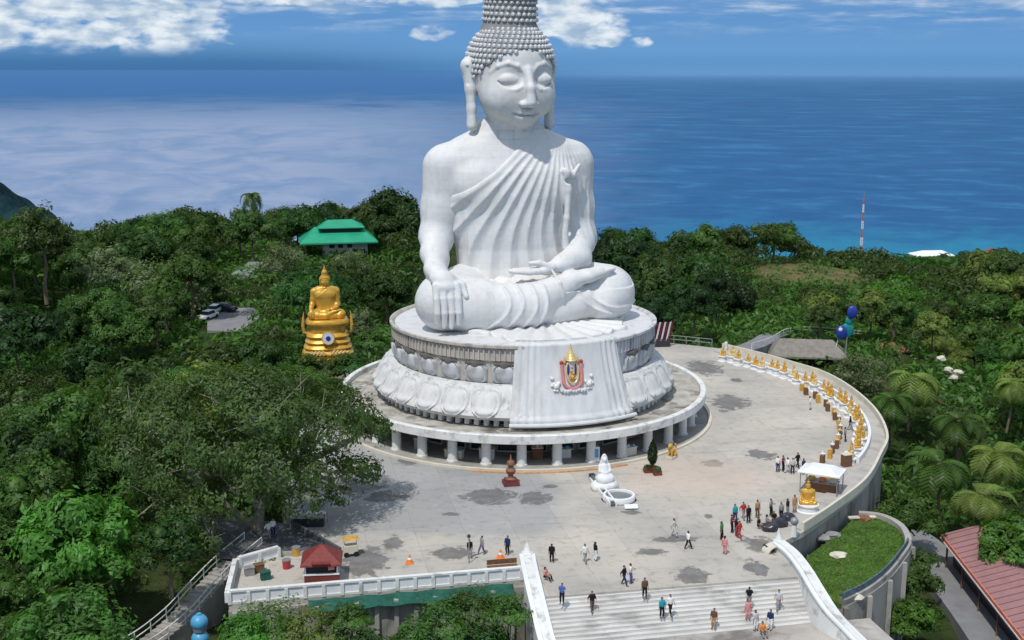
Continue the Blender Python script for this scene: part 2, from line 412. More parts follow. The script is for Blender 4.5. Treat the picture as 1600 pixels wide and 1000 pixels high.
def snets(F, lo, h):
    """naive surface nets: one vertex per cell the surface crosses"""
    ins = F < 0; n = np.array(F.shape)
    cnt = np.zeros(n-1, np.int8)
    for dx in (0,1):
        for dy in (0,1):
            for dz in (0,1): cnt += ins[dx:n[0]-1+dx, dy:n[1]-1+dy, dz:n[2]-1+dz]
    act = (cnt > 0) & (cnt < 8)
    C = np.argwhere(act); idx = np.full(n-1, -1, np.int32); idx[act] = np.arange(len(C))
    acc = np.zeros((len(C), 3)); wt = np.zeros(len(C))
    cor = [(a,b,c) for a in (0,1) for b in (0,1) for c in (0,1)]
    val = {k: F[C[:,0]+k[0], C[:,1]+k[1], C[:,2]+k[2]].astype(np.float64) for k in cor}
    for a in cor:
        for ax in range(3):
            if a[ax] == 0:
                b = list(a); b[ax] = 1; b = tuple(b); va, vb = val[a], val[b]
                cr = (va < 0) != (vb < 0); t = np.where(cr, va/np.where(cr, va-vb, 1), 0)
                p = np.array(a, float)[None]+t[:, None]*np.eye(3)[ax][None]
                acc += np.where(cr[:, None], p, 0); wt += cr
    V = (C+acc/np.maximum(wt, 1)[:, None])*h+np.asarray(lo)
    Q = []
    for ax in range(3):
        o1, o2 = (ax+1) % 3, (ax+2) % 3
        sl0 = [slice(None)]*3; sl1 = [slice(None)]*3; sl0[ax] = slice(0, n[ax]-1); sl1[ax] = slice(1, n[ax])
        a, b = ins[tuple(sl0)], ins[tuple(sl1)]
        E = np.argwhere(a != b); E = E[(E[:,o1] > 0) & (E[:,o2] > 0) & (E[:,o1] < n[o1]-1) & (E[:,o2] < n[o2]-1)]
        if not len(E): continue
        fl = a[E[:,0], E[:,1], E[:,2]]
        def g(d1, d2):
            G = E.copy(); G[:,o1] -= d1; G[:,o2] -= d2; return idx[G[:,0], G[:,1], G[:,2]]
        q = np.stack([g(1,1), g(0,1), g(0,0), g(1,0)], 1)
        q[~fl] = q[~fl][:, ::-1]; Q.append(q)
    return V, np.concatenate(Q)

# ================================================================== SETTING
A_SITE = math.radians(11.5)          # the terrace is turned a little to the drone
A_BUD = math.radians(16)
U = Vector((math.cos(A_SITE), math.sin(A_SITE))); WF = Vector((math.sin(A_SITE), -math.cos(A_SITE)))

# terrain heights from control points (pixel column, pixel row, depth, height of the tree standing there)
ctl = [(0,345,230,11),(60,350,240,11),(150,352,250,10),(250,335,280,10),(330,322,290,9),(400,322,300,9),(480,325,300,9),(560,322,300,9),(620,300,280,12),
 (530,402,258,0),(350,508,188,0),(375,520,180,0),(410,430,225,0),(200,450,200,12),(100,560,140,12),(30,700,100,11),(300,600,130,13),(250,540,160,13),(110,745,88,13),(20,900,72,11),
 (300,950,90,2),(225,950,95,0),(360,980,84,1),(560,1010,78,1),(700,560,230,1),(800,500,230,10),
 (990,352,240,14),(1050,385,240,14),(1100,350,290,12),(1210,342,310,11),(1250,412,290,0),(1200,412,288,0),(1320,418,300,0),(1340,392,330,8),(1450,430,330,9),(1550,400,430,9),
 (1450,520,230,9),(1550,560,190,10),(1430,620,140,11),(1500,700,120,12),(1580,760,105,12),(1420,900,92,10),(1480,960,100,0),(1560,900,108,0),(1450,402,520,7),(1600,400,520,7),(1330,412,420,6),(1400,408,420,6),(1700,402,520,7),(1190,522,188,0),(1230,500,205,0),(1120,520,190,1),(1300,572,172,0),(1250,450,250,2),(1400,540,190,0),(1480,575,180,1)]
CP = []
for px, py, d, th in ctl:
    X, Y, Z = atd(px, py, d); CP.append((X, Y, Z-th))
CP += [(-26,26,-.8),(-18,28,-2.5),(-30,20,-3),(-32,0,-5),(0,0,-6),(-30,-10,-6),(-35,-40,-6.5),(30,-20,-7),(0,-70,-14),(-40,-90,-12),(40,-90,-16),(0,40,-4),(0,-56,-9),(45,-60,-12)]
CP = np.array(CP)
def terr(X, Y):
    X = np.asarray(X, float); Y = np.asarray(Y, float); sh = X.shape
    P = np.stack([X.ravel(), Y.ravel()], 1); out = np.zeros(len(P))
    for i in range(0, len(P), 20000):
        q = P[i:i+20000]
        d2 = ((q[:, None, :]-CP[None, :, :2])**2).sum(2)+30
        w_ = 1/d2**1.7; z = (w_*CP[None, :, 2]).sum(1)/w_.sum(1)
        x, y = q[:, 0], q[:, 1]; dist = y+D
        # beyond the crest the hill falls to the sea
        crest = np.interp(x, [-140, -60, 0, 60, 100, 150, 260], [262, 300, 290, 300, 325, 400, 520])
        slope = np.interp(x, [-140, 0, 60, 110, 180, 260], [.42, .42, .40, .30, .20, .158])
        over = np.maximum(dist-crest, 0)
        # on the right the coast plain lies just under the line of sight
        e_ = np.exp(-over/50); zc = np.interp(x, [0, 100, 260], [-10, -18, -50])
        z = np.where(over > 0, z*e_+(1-e_)*zc-slope*over, z)
        near = np.maximum(34-dist, 0)
        z = z-near*.3
        out[i:i+20000] = np.maximum(z, -352)
    return out.reshape(sh)
def tz(x, y): return float(terr(np.array([x]), np.array([y]))[0])
def grid_mesh(name, xs, ys, m):
    X, Y = np.meshgrid(xs, ys, indexing='ij'); Z = terr(X, Y)
    nx, ny = X.shape; idx = np.arange(nx*ny).reshape(nx, ny)
    Q = np.stack([idx[:-1,:-1], idx[1:,:-1], idx[1:,1:], idx[:-1,1:]], -1).reshape(-1, 4)
    return mesh_np(name, np.stack([X, Y, Z], -1).reshape(-1, 3), Q, m, smooth=True)
gm = bpy.data.materials.new('undergrowth_soil'); gm.use_nodes = True; t = NT(gm.node_tree); b = t.n['Principled BSDF']
co = t.new('ShaderNodeTexCoord').outputs['Object']
c = t.ramp(t.noise(co, .09, 6, .65), [(.35, (.020,.034,.012)), (.55, (.045,.065,.022)), (.75, (.10,.095,.05))])
sp = t.new('ShaderNodeSeparateXYZ', {0: co})
mx, my, _ = atd(1255, 415, 290)
def ellmask(t, co, cx, cy, rx, ry, rot=0, soft=(1.25, .8)):
    mp = t.new('ShaderNodeMapping', {'Vector': co, 'Location': (-cx, -cy, 0)}).outputs[0]
    if rot: mp = t.new('ShaderNodeVectorRotate', {'Vector': mp, 'Angle': -rot}).outputs[0]
    l = t.vmath('LENGTH', t.vmath('MULTIPLY', mp, (1/rx, 1/ry, 0)))
    return l
md = ellmask(t, co, mx, my, 17, 26)
md = t.math('ADD', md, t.math('MULTIPLY', t.math('SUBTRACT', t.noise(co, .12, 5, .6), .5), 1.0))
c = t.mix(t.sstep(md, 1.1, .8), c, t.ramp(t.noise(co, .35, 4, .7), [(.3, (.075,.09,.035)), (.55, (.17,.155,.07)), (.8, (.26,.19,.11))]))
t.l.new(c, b.inputs['Base Color']); b.inputs['Roughness'].default_value = 1; b.inputs['Specular IOR Level'].default_value = .05
bn = t.new('ShaderNodeBump', {'Distance': 1.2, 'Strength': 1.0, 'Height': t.noise(co, .5, 5, .7)}); t.l.new(bn.outputs[0], b.inputs['Normal'])
xs = np.concatenate([np.linspace(-4500, -260, 24)[:-1], np.arange(-260, 300, 5.0), np.linspace(300, 4200, 90)])
ys = np.concatenate([np.linspace(-420, -150, 14)[:-1], np.arange(-150, 500, 5.0), np.linspace(500, 3200, 70)])
tag(grid_mesh('hillside_terrain', xs, ys, gm), 'green forested hilltop falling away to the sea', 'ground', kind='structure')

# ---- sea
sm = bpy.data.materials.new('sea_water'); sm.use_nodes = True; t = NT(sm.node_tree); b = t.n['Principled BSDF']
co = t.new('ShaderNodeTexCoord').outputs['Object']
sp = t.new('ShaderNodeSeparateXYZ', {0: co})
dist = t.vmath('LENGTH', co)
ang = t.math('MULTIPLY', t.math('ARCTAN2', sp.outputs[0], sp.outputs[1]), 57.2958)
ld = t.math('LOGARITHM', dist, 2.0)
pv = t.new('ShaderNodeCombineXYZ', {0: t.math('MULTIPLY', ang, .16), 1: t.math('MULTIPLY', ld, 2.6), 2: 0}).outputs[0]
slick = t.noise(pv, 2.2, 7, .62, .6)
streak = t.noise(t.vmath('MULTIPLY', pv, (1.0, 3.2, 1)), 2.0, 7, .66, .4)
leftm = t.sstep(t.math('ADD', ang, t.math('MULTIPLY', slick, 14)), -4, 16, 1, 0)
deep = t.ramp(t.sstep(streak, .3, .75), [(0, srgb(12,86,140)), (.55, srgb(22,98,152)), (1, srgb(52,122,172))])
pale = t.ramp(t.sstep(slick, .3, .7), [(0, srgb(124,150,186)), (1, srgb(164,176,202))])  # glare on the left water, painted as a pale base colour
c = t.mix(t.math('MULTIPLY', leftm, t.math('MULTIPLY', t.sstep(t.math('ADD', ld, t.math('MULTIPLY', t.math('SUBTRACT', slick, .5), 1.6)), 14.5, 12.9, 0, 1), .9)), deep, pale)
# shallow sand by the beach
tq = t.math('ADD', t.math('MULTIPLY', dist, .001), t.math('MULTIPLY', t.math('SUBTRACT', slick, .5), 1.2))
c = t.mix(t.math('MULTIPLY', t.math('MULTIPLY', t.sstep(tq, 3.25, 2.55, 0, 1), .8), t.sstep(ang, 3, 12, 0, 1)), c, srgb(30,138,172))
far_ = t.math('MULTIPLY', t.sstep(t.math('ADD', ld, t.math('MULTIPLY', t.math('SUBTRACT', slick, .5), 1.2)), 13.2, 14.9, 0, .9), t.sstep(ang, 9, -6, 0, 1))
c = t.mix(t.sstep(dist, 14000, 90000, 0, .9), c, srgb(92,146,196))  # this and the next line paint horizon haze into the water colour
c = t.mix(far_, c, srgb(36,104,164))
c = t.mix(1.0, c, (.80,.80,.80), 'MULTIPLY')
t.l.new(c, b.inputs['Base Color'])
b.inputs['IOR'].default_value = 1.33; b.inputs['Specular IOR Level'].default_value = .10
b.inputs['Roughness'].default_value = .5
bn = t.new('ShaderNodeBump', {'Distance': 2.0, 'Strength': .35, 'Height': t.noise(co, .03, 4, .6)}); t.l.new(bn.outputs[0], b.inputs['Normal'])
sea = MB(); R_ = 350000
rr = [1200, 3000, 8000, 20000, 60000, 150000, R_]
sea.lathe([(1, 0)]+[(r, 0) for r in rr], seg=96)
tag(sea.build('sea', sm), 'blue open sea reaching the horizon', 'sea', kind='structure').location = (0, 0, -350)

# far headland at the left edge
hp = MB(); X0, Y0, _ = atd(-40, 300, 2600)
V = []; n = 40
for i in range(n+1):
    for j in range(24):
        a = -1+2*i/n; bb = -1+2*j/23
        h = max(0, 1-a*a-bb*bb)**.5*(1+.12*math.sin(a*9)+.1*math.sin(bb*7+a*5)+.05*math.sin(a*31))
        V.append((a*165, bb*260, 128*h))
Q = [(i*24+j, (i+1)*24+j, (i+1)*24+j+1, i*24+j+1) for i in range(n) for j in range(23)]
hm = mat('wooded_headland', (.012,.035,.040), 1, .05, var=.5, scale=.03, bump=6, bscale=.06)
tag(mesh_np('headland_hill', V, Q, hm, smooth=True, loc=(X0, Y0, -351)), 'dark wooded headland in the sea at the left edge', 'hill', kind='structure')

# ---- terrace slab
PL = [(.9,-50.36),(21.83,-46.48),(21.3,-39.6),(23.6,-37.3),(27.5,-32.3),(32.3,-25.5),(36,-17.8),(38.6,-11.4),(40.3,-1.8),(40.2,8),(38.8,15.8),(36,21.2),(32.8,26.4),(28.6,32.1),(21,36.2),(8,38.5),(0,31),(-12,22),(-20,14),(-23.5,4),(-24.5,-8),(-24.5,-20),(-20.4,-35.6),(-15.2,-42.0),(-20,-42.5),(-23.3,-45.2),(-22.2,-51.6),(-.3,-47.15),(.3,-50.25)]
pm = bpy.data.materials.new('terrace_concrete'); pm.use_nodes = True; t = NT(pm.node_tree); b = t.n['Principled BSDF']
co = t.new('ShaderNodeTexCoord').outputs['Object']
base = t.ramp(t.noise(co, .10, 6, .6), [(.3, (.37,.355,.33)), (.5, (.48,.45,.40)), (.72, (.57,.51,.44))])
# cloud shade on the left part, painted in as greyer concrete
spx = t.new('ShaderNodeSeparateXYZ', {0: co})
wob = t.math('MULTIPLY', t.math('SUBTRACT', t.noise(co, .18, 4, .6), .5), 8)
gl = t.math('MULTIPLY', t.sstep(t.math('ADD', spx.outputs[0], wob), 4.5, 1.0, 0, 1), t.sstep(t.math('ADD', spx.outputs[1], wob), -39, -36, 0, 1))
base = t.mix(t.math('MULTIPLY', gl, .65), base, (.30,.31,.325))
fine = t.noise(co, 1.1, 6, .7, .4)
base = t.mix(t.sstep(fine, .50, .72, 0, .50), base, (.20,.19,.175))
base = t.mix(t.sstep(t.noise(co, .33, 6, .7, .6), .56, .70, 0, .35), base, (.54,.50,.46))
st = t.noise(t.vmath('MULTIPLY', co, (.25, 1.0, 1)), .55, 6, .7, .5)
base = t.mix(t.sstep(st, .54, .70, 0, .38), base, (.21,.20,.19))
# slab joints
br = t.new('ShaderNodeTexBrick', {'Vector': t.new('ShaderNodeMapping', {'Vector': co, 'Rotation': (0,0,-A_SITE)}).outputs[0], 'Color1': (1,1,1,1), 'Color2': (.90,.90,.90,1), 'Mortar': (.66,.66,.66,1), 'Scale': 1.0, 'Mortar Size': .022, 'Brick Width': 4.2, 'Row Height': 4.2, 'Mortar Smooth': .6})
br.offset = 0
base = t.mix(1.0, base, br.outputs[0], 'MULTIPLY')
# stains and painted shade, each patch with its own place and outline
spots = [(765,775,2.9,1.3),(835,778,1.7,1.0),(570,878,2.2,1.6),(615,848,.9,.9),(705,864,2.0,.75),(1100,575,2.6,2.3),(1140,628,2.6,1.8),(1190,710,1.7,.9),(1113,724,1.3,.6),(1080,900,1.5,.9),(1180,887,1.0,.9),
 (1015,862,1.4,.45),(1045,585,1.5,1.2),(560,760,3.0,1.1),(600,775,2.5,.9),(1130,642,.7,.35),(1010,735,.6,.4),(1190,852,1.9,.9),(1150,594,1.1,.5),(640,720,1.4,.7),(1107,807,.5,.3),(705,803,.9,.25),(860,760,.9,.35),(985,800,.9,.35),(1058,842,2.4,.4)]
mk = None
for px, py, rx, ry in spots:
    x, y = at(px, py)
    l = ellmask(t, co, x, y, rx*.95, ry*2.0)
    mk = l if mk is None else t.math('MINIMUM', mk, l)
mk = t.math('ADD', mk, t.math('MULTIPLY', t.math('SUBTRACT', t.noise(co, .9, 6, .7, .5), .5), 2.6))
base = t.mix(t.sstep(mk, 1.0, .72, 0, .76), base, t.ramp(t.noise(co, .8, 3, .6), [(.4, (.085,.08,.07)), (.6, (.13,.135,.15))]))
pkx, pky = at(1090, 745); l = ellmask(t, co, pkx, pky, 8, 7)
base = t.mix(t.sstep(t.math('ADD', l, t.math('MULTIPLY', t.math('SUBTRACT', fine, .5), .8)), 1.15, .5, 0, .45), base, (.56,.43,.35))
t.l.new(base, b.inputs['Base Color']); b.inputs['Roughness'].default_value = .85; b.inputs['Specular IOR Level'].default_value = .25
tag(MB().prism(PL, -.5, 0).build('terrace', pm), 'pale stained concrete terrace round the great statue', 'terrace', kind='structure')
ins = [(x*.992, y*.992) for x, y in PL]
tag(MB().prism(ins, -15, -.503).build('terrace_foundation', 'retain'), 'stained retaining wall under the terrace', 'retaining wall', kind='structure')

# outer walkway, one step above the terrace, with low parapets
R0 = [(23.6,-37.2),(27.5,-32.3),(32.3,-25.5),(36,-17.8),(38.6,-11.4),(40.2,-1.8),(40.1,8),(38.7,15.8),(35.9,21.2),(32.7,26.4),(28.5,32.0)]
def smooth_line(P, n=6):
    out = []
    for i in range(len(P)-1):
        p0 = P[max(0, i-1)]; p1 = P[i]; p2 = P[i+1]; p3 = P[min(len(P)-1, i+2)]
        for k in range(n):
            s = k/n
            out.append(tuple(.5*((2*p1[j])+(-p0[j]+p2[j])*s+(2*p0[j]-5*p1[j]+4*p2[j]-p3[j])*s*s+(-p0[j]+3*p1[j]-3*p2[j]+p3[j])*s**3) for j in range(len(p1))))
    out.append(tuple(P[-1])); return out
RL = smooth_line(R0, 6)
inn = [(x*.945, y*.945) for x, y in RL]
tag(MB().prism(inn+RL[::-1], .004, .14).build('outer_walkway', 'paving'), 'raised pale walkway along the curved edge of the terrace', 'walkway', kind='structure')
tag(MB().wall(RL, .0, .82, .26).build('curved_parapet', 'cream'), 'low cream parapet along the curved outer edge of the terrace', 'parapet')

# ================================================================== ROUND HALL
N_COL = 34
hall = thing('round_hall', 'low round hall with white columns and stained flat roof carrying the lotus pedestal', 'hall')
MB().lathe([(0,0.01),(21.2,0.01),(21.2,.0)], seg=120).build('hall_floor', 'concrete', hall)
MB().lathe([(21.2,0),(21.2,.22),(21.55,.22),(21.55,0)], seg=144).build('kerb', 'cream', hall)
rm = mat('stained_flat_roof', (.40,.38,.34), .9, .2, var=.35, scale=.6, dirt=(.11,.10,.085), dirt_amt=.85, dirt_scale=.5, bump=.02)
MB().lathe([(14,2.9),(20.2,2.9),(20.2,2.5),(14,2.5)], seg=144).build('flat_roof', rm, hall)
MB().lathe([(20.2,2.55),(20.2,3.42),(20.28,3.48),(20.72,3.48),(20.82,3.40),(20.82,2.60),(20.6,2.5),(20.2,2.55)], seg=160).build('parapet', 'white', hall, smooth=True)
cb = MB(); cb.cone((0,0,0),(0,0,2.5),.5,.48,16).cone((0,0,2.30),(0,0,2.5),.56,.6,16).cone((0,0,0),(0,0,.15),.62,.6,16)
c0 = cb.build('column', 'white', hall, smooth=True)
MB().lathe([(15.4,0),(15.4,2.5)], seg=N_COL).build('inner_wall', 'retain', hall)
wf = MB().box((0,0,1.2),(2.3,.12,2.2)).build('shopfront', 'cream', hall); wp = MB().box((0,-.075,1.22),(2.1,.05,1.95)).build('pane', 'glass', wf)
for i in range(N_COL):
    a = 2*math.pi*(i+.42)/N_COL
    c = c0 if i == 0 else c0.copy()
    if i: COL.objects.link(c)
    c.location = (19.35*math.cos(a), 19.35*math.sin(a), 0)
    a2 = a+math.pi/N_COL
    if i == 0: f_, p_ = wf, wp
    else:
        f_ = wf.copy(); p_ = wp.copy(); COL.objects.link(f_); COL.objects.link(p_); p_.parent = f_
    f_.location = (15.45*math.cos(a2), 15.45*math.sin(a2), 0); f_.rotation_euler.z = a2+math.pi/2
# counters and cabinets standing in the arcade
rnd = random.Random(5)
for k, (px, py, wd, hh, mm, lab) in enumerate([(708,716,1.9,.8,'cream','low cream shop counter left of the bronze lantern in the arcade'),(760,718,1.5,1.1,'canopy','white cabinet behind the bronze lantern in the arcade'),
      (878,716,1.9,.9,'canopy','white display counter between two arcade columns'),(840,718,1.1,1.2,'wood','brown wooden cabinet in the shadow of the arcade'),(985,712,1.6,.8,'cream','pale bench table right of the white seated figure'),(655,706,1.3,1.3,'metal','grey metal cabinet at the left end of the visible arcade')]):
    x, y = at(px, py); tt = thing('shop_counter', lab, 'counter', (x*.985, y*.985, .012), math.atan2(y, x)+math.pi/2)
    MB().box((0,0,hh/2),(wd,.7,hh),bev=.03).build('cabinet', mm, tt); MB().box((0,0,hh+.03),(wd+.15,.82,.06)).build('top', 'white', tt)
    for s in (-.3,.0,.32): MB().box((s*wd,rnd.uniform(-.15,.15),hh+.18),(.3,.25,.24),bev=.03).build('goods', rnd.choice(['cream','skyblue','canopy','ochre']), tt)
# orange edge strip in front of the arcade
strip = []
for i in range(25):
    a = math.radians(-104+i*1.75); strip.append((21.9*math.cos(a), 21.9*math.sin(a)))
tag(MB().wall(strip, .0, .10, .28).build('painted_kerb', mat('faded_orange_paint', (.55,.28,.12), .8, .2, var=.3, scale=2)), 'faded orange kerb on the ground in front of the columns', 'kerb')

# ================================================================== LOTUS PEDESTAL
ped = thing('lotus_pedestal', 'great round white lotus pedestal with stained carved petals under the seated statue', 'pedestal', (0,0,0), A_BUD)
MB().lathe([(14.0,2.9),(15.3,2.9),(15.4,3.55),(15.9,3.6),(16.75,3.75),(17.05,4.15),(16.9,4.55),(16.4,5.0),(16.0,5.8),(15.7,6.5),(15.3,7.0),(14.6,7.05)], seg=144).build('lower_base', 'petalmarble', ped, smooth=True)
dm = bpy.data.materials.new('stained_drum_marble'); dm.use_nodes = True; t = NT(dm.node_tree); b = t.n['Principled BSDF']
co = t.new('ShaderNodeTexCoord').outputs['Object']
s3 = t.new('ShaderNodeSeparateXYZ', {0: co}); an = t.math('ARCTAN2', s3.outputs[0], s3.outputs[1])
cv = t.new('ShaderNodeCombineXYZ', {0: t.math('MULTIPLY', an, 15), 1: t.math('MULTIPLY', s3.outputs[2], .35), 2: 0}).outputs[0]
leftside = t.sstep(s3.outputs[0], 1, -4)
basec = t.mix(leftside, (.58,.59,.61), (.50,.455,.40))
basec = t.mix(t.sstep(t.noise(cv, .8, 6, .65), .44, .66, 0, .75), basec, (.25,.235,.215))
t.l.new(basec, b.inputs['Base Color']); b.inputs['Roughness'].default_value = .75
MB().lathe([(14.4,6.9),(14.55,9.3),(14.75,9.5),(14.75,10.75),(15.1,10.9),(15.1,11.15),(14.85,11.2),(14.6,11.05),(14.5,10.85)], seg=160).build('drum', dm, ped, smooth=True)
MB().lathe([(14.52,10.7),(14.52,10.88),(.01,10.88)], seg=120).build('drum_top', 'marble', ped, smooth=True)
# vertical fluting band round the top of the drum
fb = MB()
for i in range(168):
    a = 2*math.pi*i/168; fb.box((14.83*math.cos(a), 14.83*math.sin(a), 10.12), (.16,.14,1.2), rz=a)
fb.build('fluted_band', dm, ped)
# petals: curved shells, arched rim plus an inner bulge
def petal(w_, h_, up, r_of, bulge, name, m):
    nu, nv = 27, 21; V = []; Q = []
    for i in range(nu):
        for j in range(nv):
            s = -1+2*i/(nu-1); v = j/(nv-1)
            # outline: superellipse arch towards the free end
            half = w_/2*(1-max(0, (v-.45)/.55)**3.2*.62) if not up else w_/2*(1-max(0, (v-.6)/.4)**2*.8)
            X = s*half; 
            edge = (1-abs(s)**5)*(1-v**8)*(1-(1-v)**10)
            inner = max(0, 1-((s/.70)**4+((v-.5)/.38)**4))**.5 if abs(s) < .71 else 0
            rim = max(0, 1-abs(((abs(s)/.86)**4+(abs(v-.5)/.47)**4)**.25-1)/.09)
            out = bulge*(edge**.4)*(.55+.35*math.sin(v*math.pi))+.26*inner+.24*rim
            z = v*h_ if up else -v*h_*(1-.10*abs(s)**3)
            V.append((X, z, out))
    for i in range(nu-1):
        for j in range(nv-1): Q.append((i*nv+j, (i+1)*nv+j, (i+1)*nv+j+1, i*nv+j+1))
    # wrap on the pedestal's radius profile
    W_ = []
    for X, z, out in V:
        zz = (r_of[0] if not up else r_of[1])+z; rr_ = np.interp(zz, r_of[2], r_of[3])+out-.12
        a = X/15.8; W_.append((rr_*math.cos(a), rr_*math.sin(a), zz))
    return mesh_np(name, W_, Q, M[m] if isinstance(m, str) else m, ped, True)
prof = ([3.7,4.15,4.6,5.0,5.8,6.5,7.2], [16.9,17.05,16.85,16.4,16.0,15.7,15.3])
NP = 30; loc0 = -math.pi/2+math.radians(4)
P1 = petal(3.3, 2.95, False, (6.85, 0, *prof), .36, 'lower_petal', 'petalmarble')
prof2 = ([6.9,8,9.6], [14.45,14.55,14.75])
P2 = petal(2.9, 2.3, True, (0, 7.05, *prof2), .32, 'upper_petal', dm)
for kk, P in ((0, P1), (1, P2)):
    first = True
    for i in range(NP):
        a = 2*math.pi*(i+.5*kk)/NP; d = (a-loc0+math.pi) % (2*math.pi)-math.pi
        if -math.radians(26) < d < math.radians(23): continue
        o = P if first else P.copy()
        if not first: COL.objects.link(o)
        first = False; o.rotation_euler.z = a
# dark cap shapes over each upper petal
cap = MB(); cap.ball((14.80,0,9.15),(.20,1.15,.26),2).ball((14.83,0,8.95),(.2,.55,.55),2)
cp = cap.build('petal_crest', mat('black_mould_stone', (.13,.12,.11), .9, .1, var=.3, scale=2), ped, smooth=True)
first = True
for i in range(NP):
    a = 2*math.pi*(i+.5)/NP; d = (a-loc0+math.pi) % (2*math.pi)-math.pi
    if -math.radians(26) < d < math.radians(23): continue
    o = cp if first else cp.copy()
    if not first: COL.objects.link(o)
    first = False; o.rotation_euler.z = a
# dentils under the lip: little blocks over a dark gap
MB().lathe([(15.42,3.0),(15.42,3.5)], seg=120).build('dark_gap', 'dark', ped)
dn0 = MB().box((15.75,0,3.28),(.75,.5,.62)).build('dentil', 'white', ped)
for i in range(96):
    a = 2*math.pi*i/96; o = dn0 if i == 0 else dn0.copy()
    if i: COL.objects.link(o)
    o.rotation_euler.z = a
# draped panel over the front
def panel_surface(a0, a1, extra=0.0, n=90, mz=40, pleat=True, z0=3.45, z1=11.35):
    outV = []
    for i in range(n+1):
        for j in range(mz+1):
            s = -1+2*i/n; v = j/mz; z = z0+(z1-z0)*v
            halfw = (a1-a0)/2*(1-.06*v); a = (a0+a1)/2+s*halfw
            r = 15.25+(17.45-15.25)*(1-v)**1.35+extra
            if pleat:
                e = max(0, abs(s)-.52)/.48
                r += .20*math.floor(e*4.0)*.35*(-1)+.12*math.sin(e*math.pi*8)*min(1, e*4)
                r += .05*math.sin(s*26)*(1-v)*(1 if abs(s) < .5 else .3)
            if v < .10: r += .25*math.sin(v/.10*math.pi*.5)
            outV.append((r*math.cos(a), r*math.sin(a), z))
    return outV
pa0, pa1 = loc0-math.radians(25), loc0+math.radians(21.5)
Vf = panel_surface(pa0, pa1); n, mz = 90, 40
Vb = [(x*.86, y*.86, z) for x, y, z in Vf]
K = (n+1)*(mz+1); V = Vf+Vb; Q = []
I = lambda i, j: i*(mz+1)+j
for i in range(n):
    for j in range(mz):
        Q.append((I(i,j), I(i+1,j), I(i+1,j+1), I(i,j+1))); Q.append((K+I(i,j+1), K+I(i+1,j+1), K+I(i+1,j), K+I(i,j)))
    Q.append((I(i,0), K+I(i,0), K+I(i+1,0), I(i+1,0))); Q.append((I(i,mz), I(i+1,mz), K+I(i+1,mz), K+I(i,mz)))
for j in range(mz):
    Q.append((I(0,j), I(0,j+1), K+I(0,j+1), K+I(0,j))); Q.append((I(n,j), K+I(n,j), K+I(n,j+1), I(n,j+1)))
panel = mesh_np('draped_panel', V, Q, M['marble'], ped, True)
# hem roll along the panel's foot
hemV = MB(); prev = None
for i in range(31):
    a = pa0+(pa1-pa0)*i/30; p = (17.6*math.cos(a), 17.6*math.sin(a), 3.5)
    if prev: hemV.cone(prev, p, .22, .22, 8)
    prev = p
hemV.build('hem', 'marble', panel, smooth=True)
# emblem on the panel: ribbon, oval shield, spired crown, two little elephants
EA = loc0-math.radians(2.3); er = lambda z: 15.25+2.2*(1-(z-3.45)/7.9)**1.35
def on_panel(u, z, out=.1):       # u metres to the viewer's right
    z = 6.9+(z-4.6)*.78; u = u*.78; r = er(z)+out; a = EA+u/17.0
    return (r*math.cos(a), r*math.sin(a), z)
em = bpy.data.objects.new('emblem', None); COL.objects.link(em); em.parent = ped
rb = MB(); pts = []
for i in range(25):
    a = math.pi*i/24; pts.append((-1.32*math.cos(a)*(1 if i else 1), 5.55-.95*math.sin(a)))
pts = [(-1.42, 7.75), (-1.40, 6.6)]+pts+[(1.40, 6.6), (1.42, 7.75)]
for (u0, z0), (u1, z1) in zip(pts[:-1], pts[1:]): rb.cone(on_panel(u0,z0,.16), on_panel(u1,z1,.16), .18, .18, 8)
rb.ball(on_panel(-1.45,7.95,.16),.24,1).ball(on_panel(1.45,7.95,.16),.24,1)
rb.build('ribbon', 'pink', em, smooth=True)
for u in (-1.47,1.47): MB().ball(on_panel(u,8.0,.25),.22,1).build('ribbon_end', 'red', em, smooth=True)
def ovalring(mb, cu, cz, ru, rz_, th, out=.2, n=28):
    p = [on_panel(cu+ru*math.cos(2*math.pi*i/n), cz+rz_*math.sin(2*math.pi*i/n), out) for i in range(n)]
    for i in range(n): mb.cone(p[i], p[(i+1) % n], th, th, 6)
ov = MB(); ovalring(ov, 0, 6.75, .88, 1.5, .10, .26); ov.build('oval_frame', 'goldpale', em, smooth=True)
rot = (Matrix.Rotation(EA+math.pi/2, 3, 'Z'))
sh = MB(); p = on_panel(0,6.75,.08)
g = bmesh.ops.create_icosphere(sh.bm, subdivisions=3, radius=1)['verts']; sh._xf(g, Matrix.Translation(p) @ rot.to_4x4() @ Matrix.Diagonal((.68,.15,1.12,1)))
sh.build('shield', 'cream', em, smooth=True)
for s, nm in ((-1, 'blue_field'), (1, 'blue_field')):
    q = MB(); p = on_panel(s*.5,7.0,.2); g = bmesh.ops.create_icosphere(q.bm, subdivisions=2, radius=1)['verts']; q._xf(g, Matrix.Translation(p) @ rot.to_4x4() @ Matrix.Diagonal((.15,.12,.66,1)))
    q.build(nm, 'blue', em, smooth=True)
gd = MB()
for u, z, r in ((0,7.3,.28),(-.12,6.8,.24),(.15,6.5,.26),(0,6.05,.34),(-.35,5.85,.2),(.35,5.85,.2),(0,7.75,.2)): gd.ball(on_panel(u,z,.22), r*.75, 1)
gd.build('gold_monogram', 'ochre', em, smooth=True)
cr = MB()
for z, r in ((8.35,.85),(8.62,.74),(8.90,.62),(9.18,.48),(9.44,.34)): 
    x, y, zz = on_panel(0,z,.15); cr.cone((x,y,zz-.1),(x,y,zz+.11), r*.72, r*.5, 12)
x, y, zz = on_panel(0,9.6,.15); cr.cone((x,y,zz-.1),(x,y,zz+.6), .15, .03, 8)
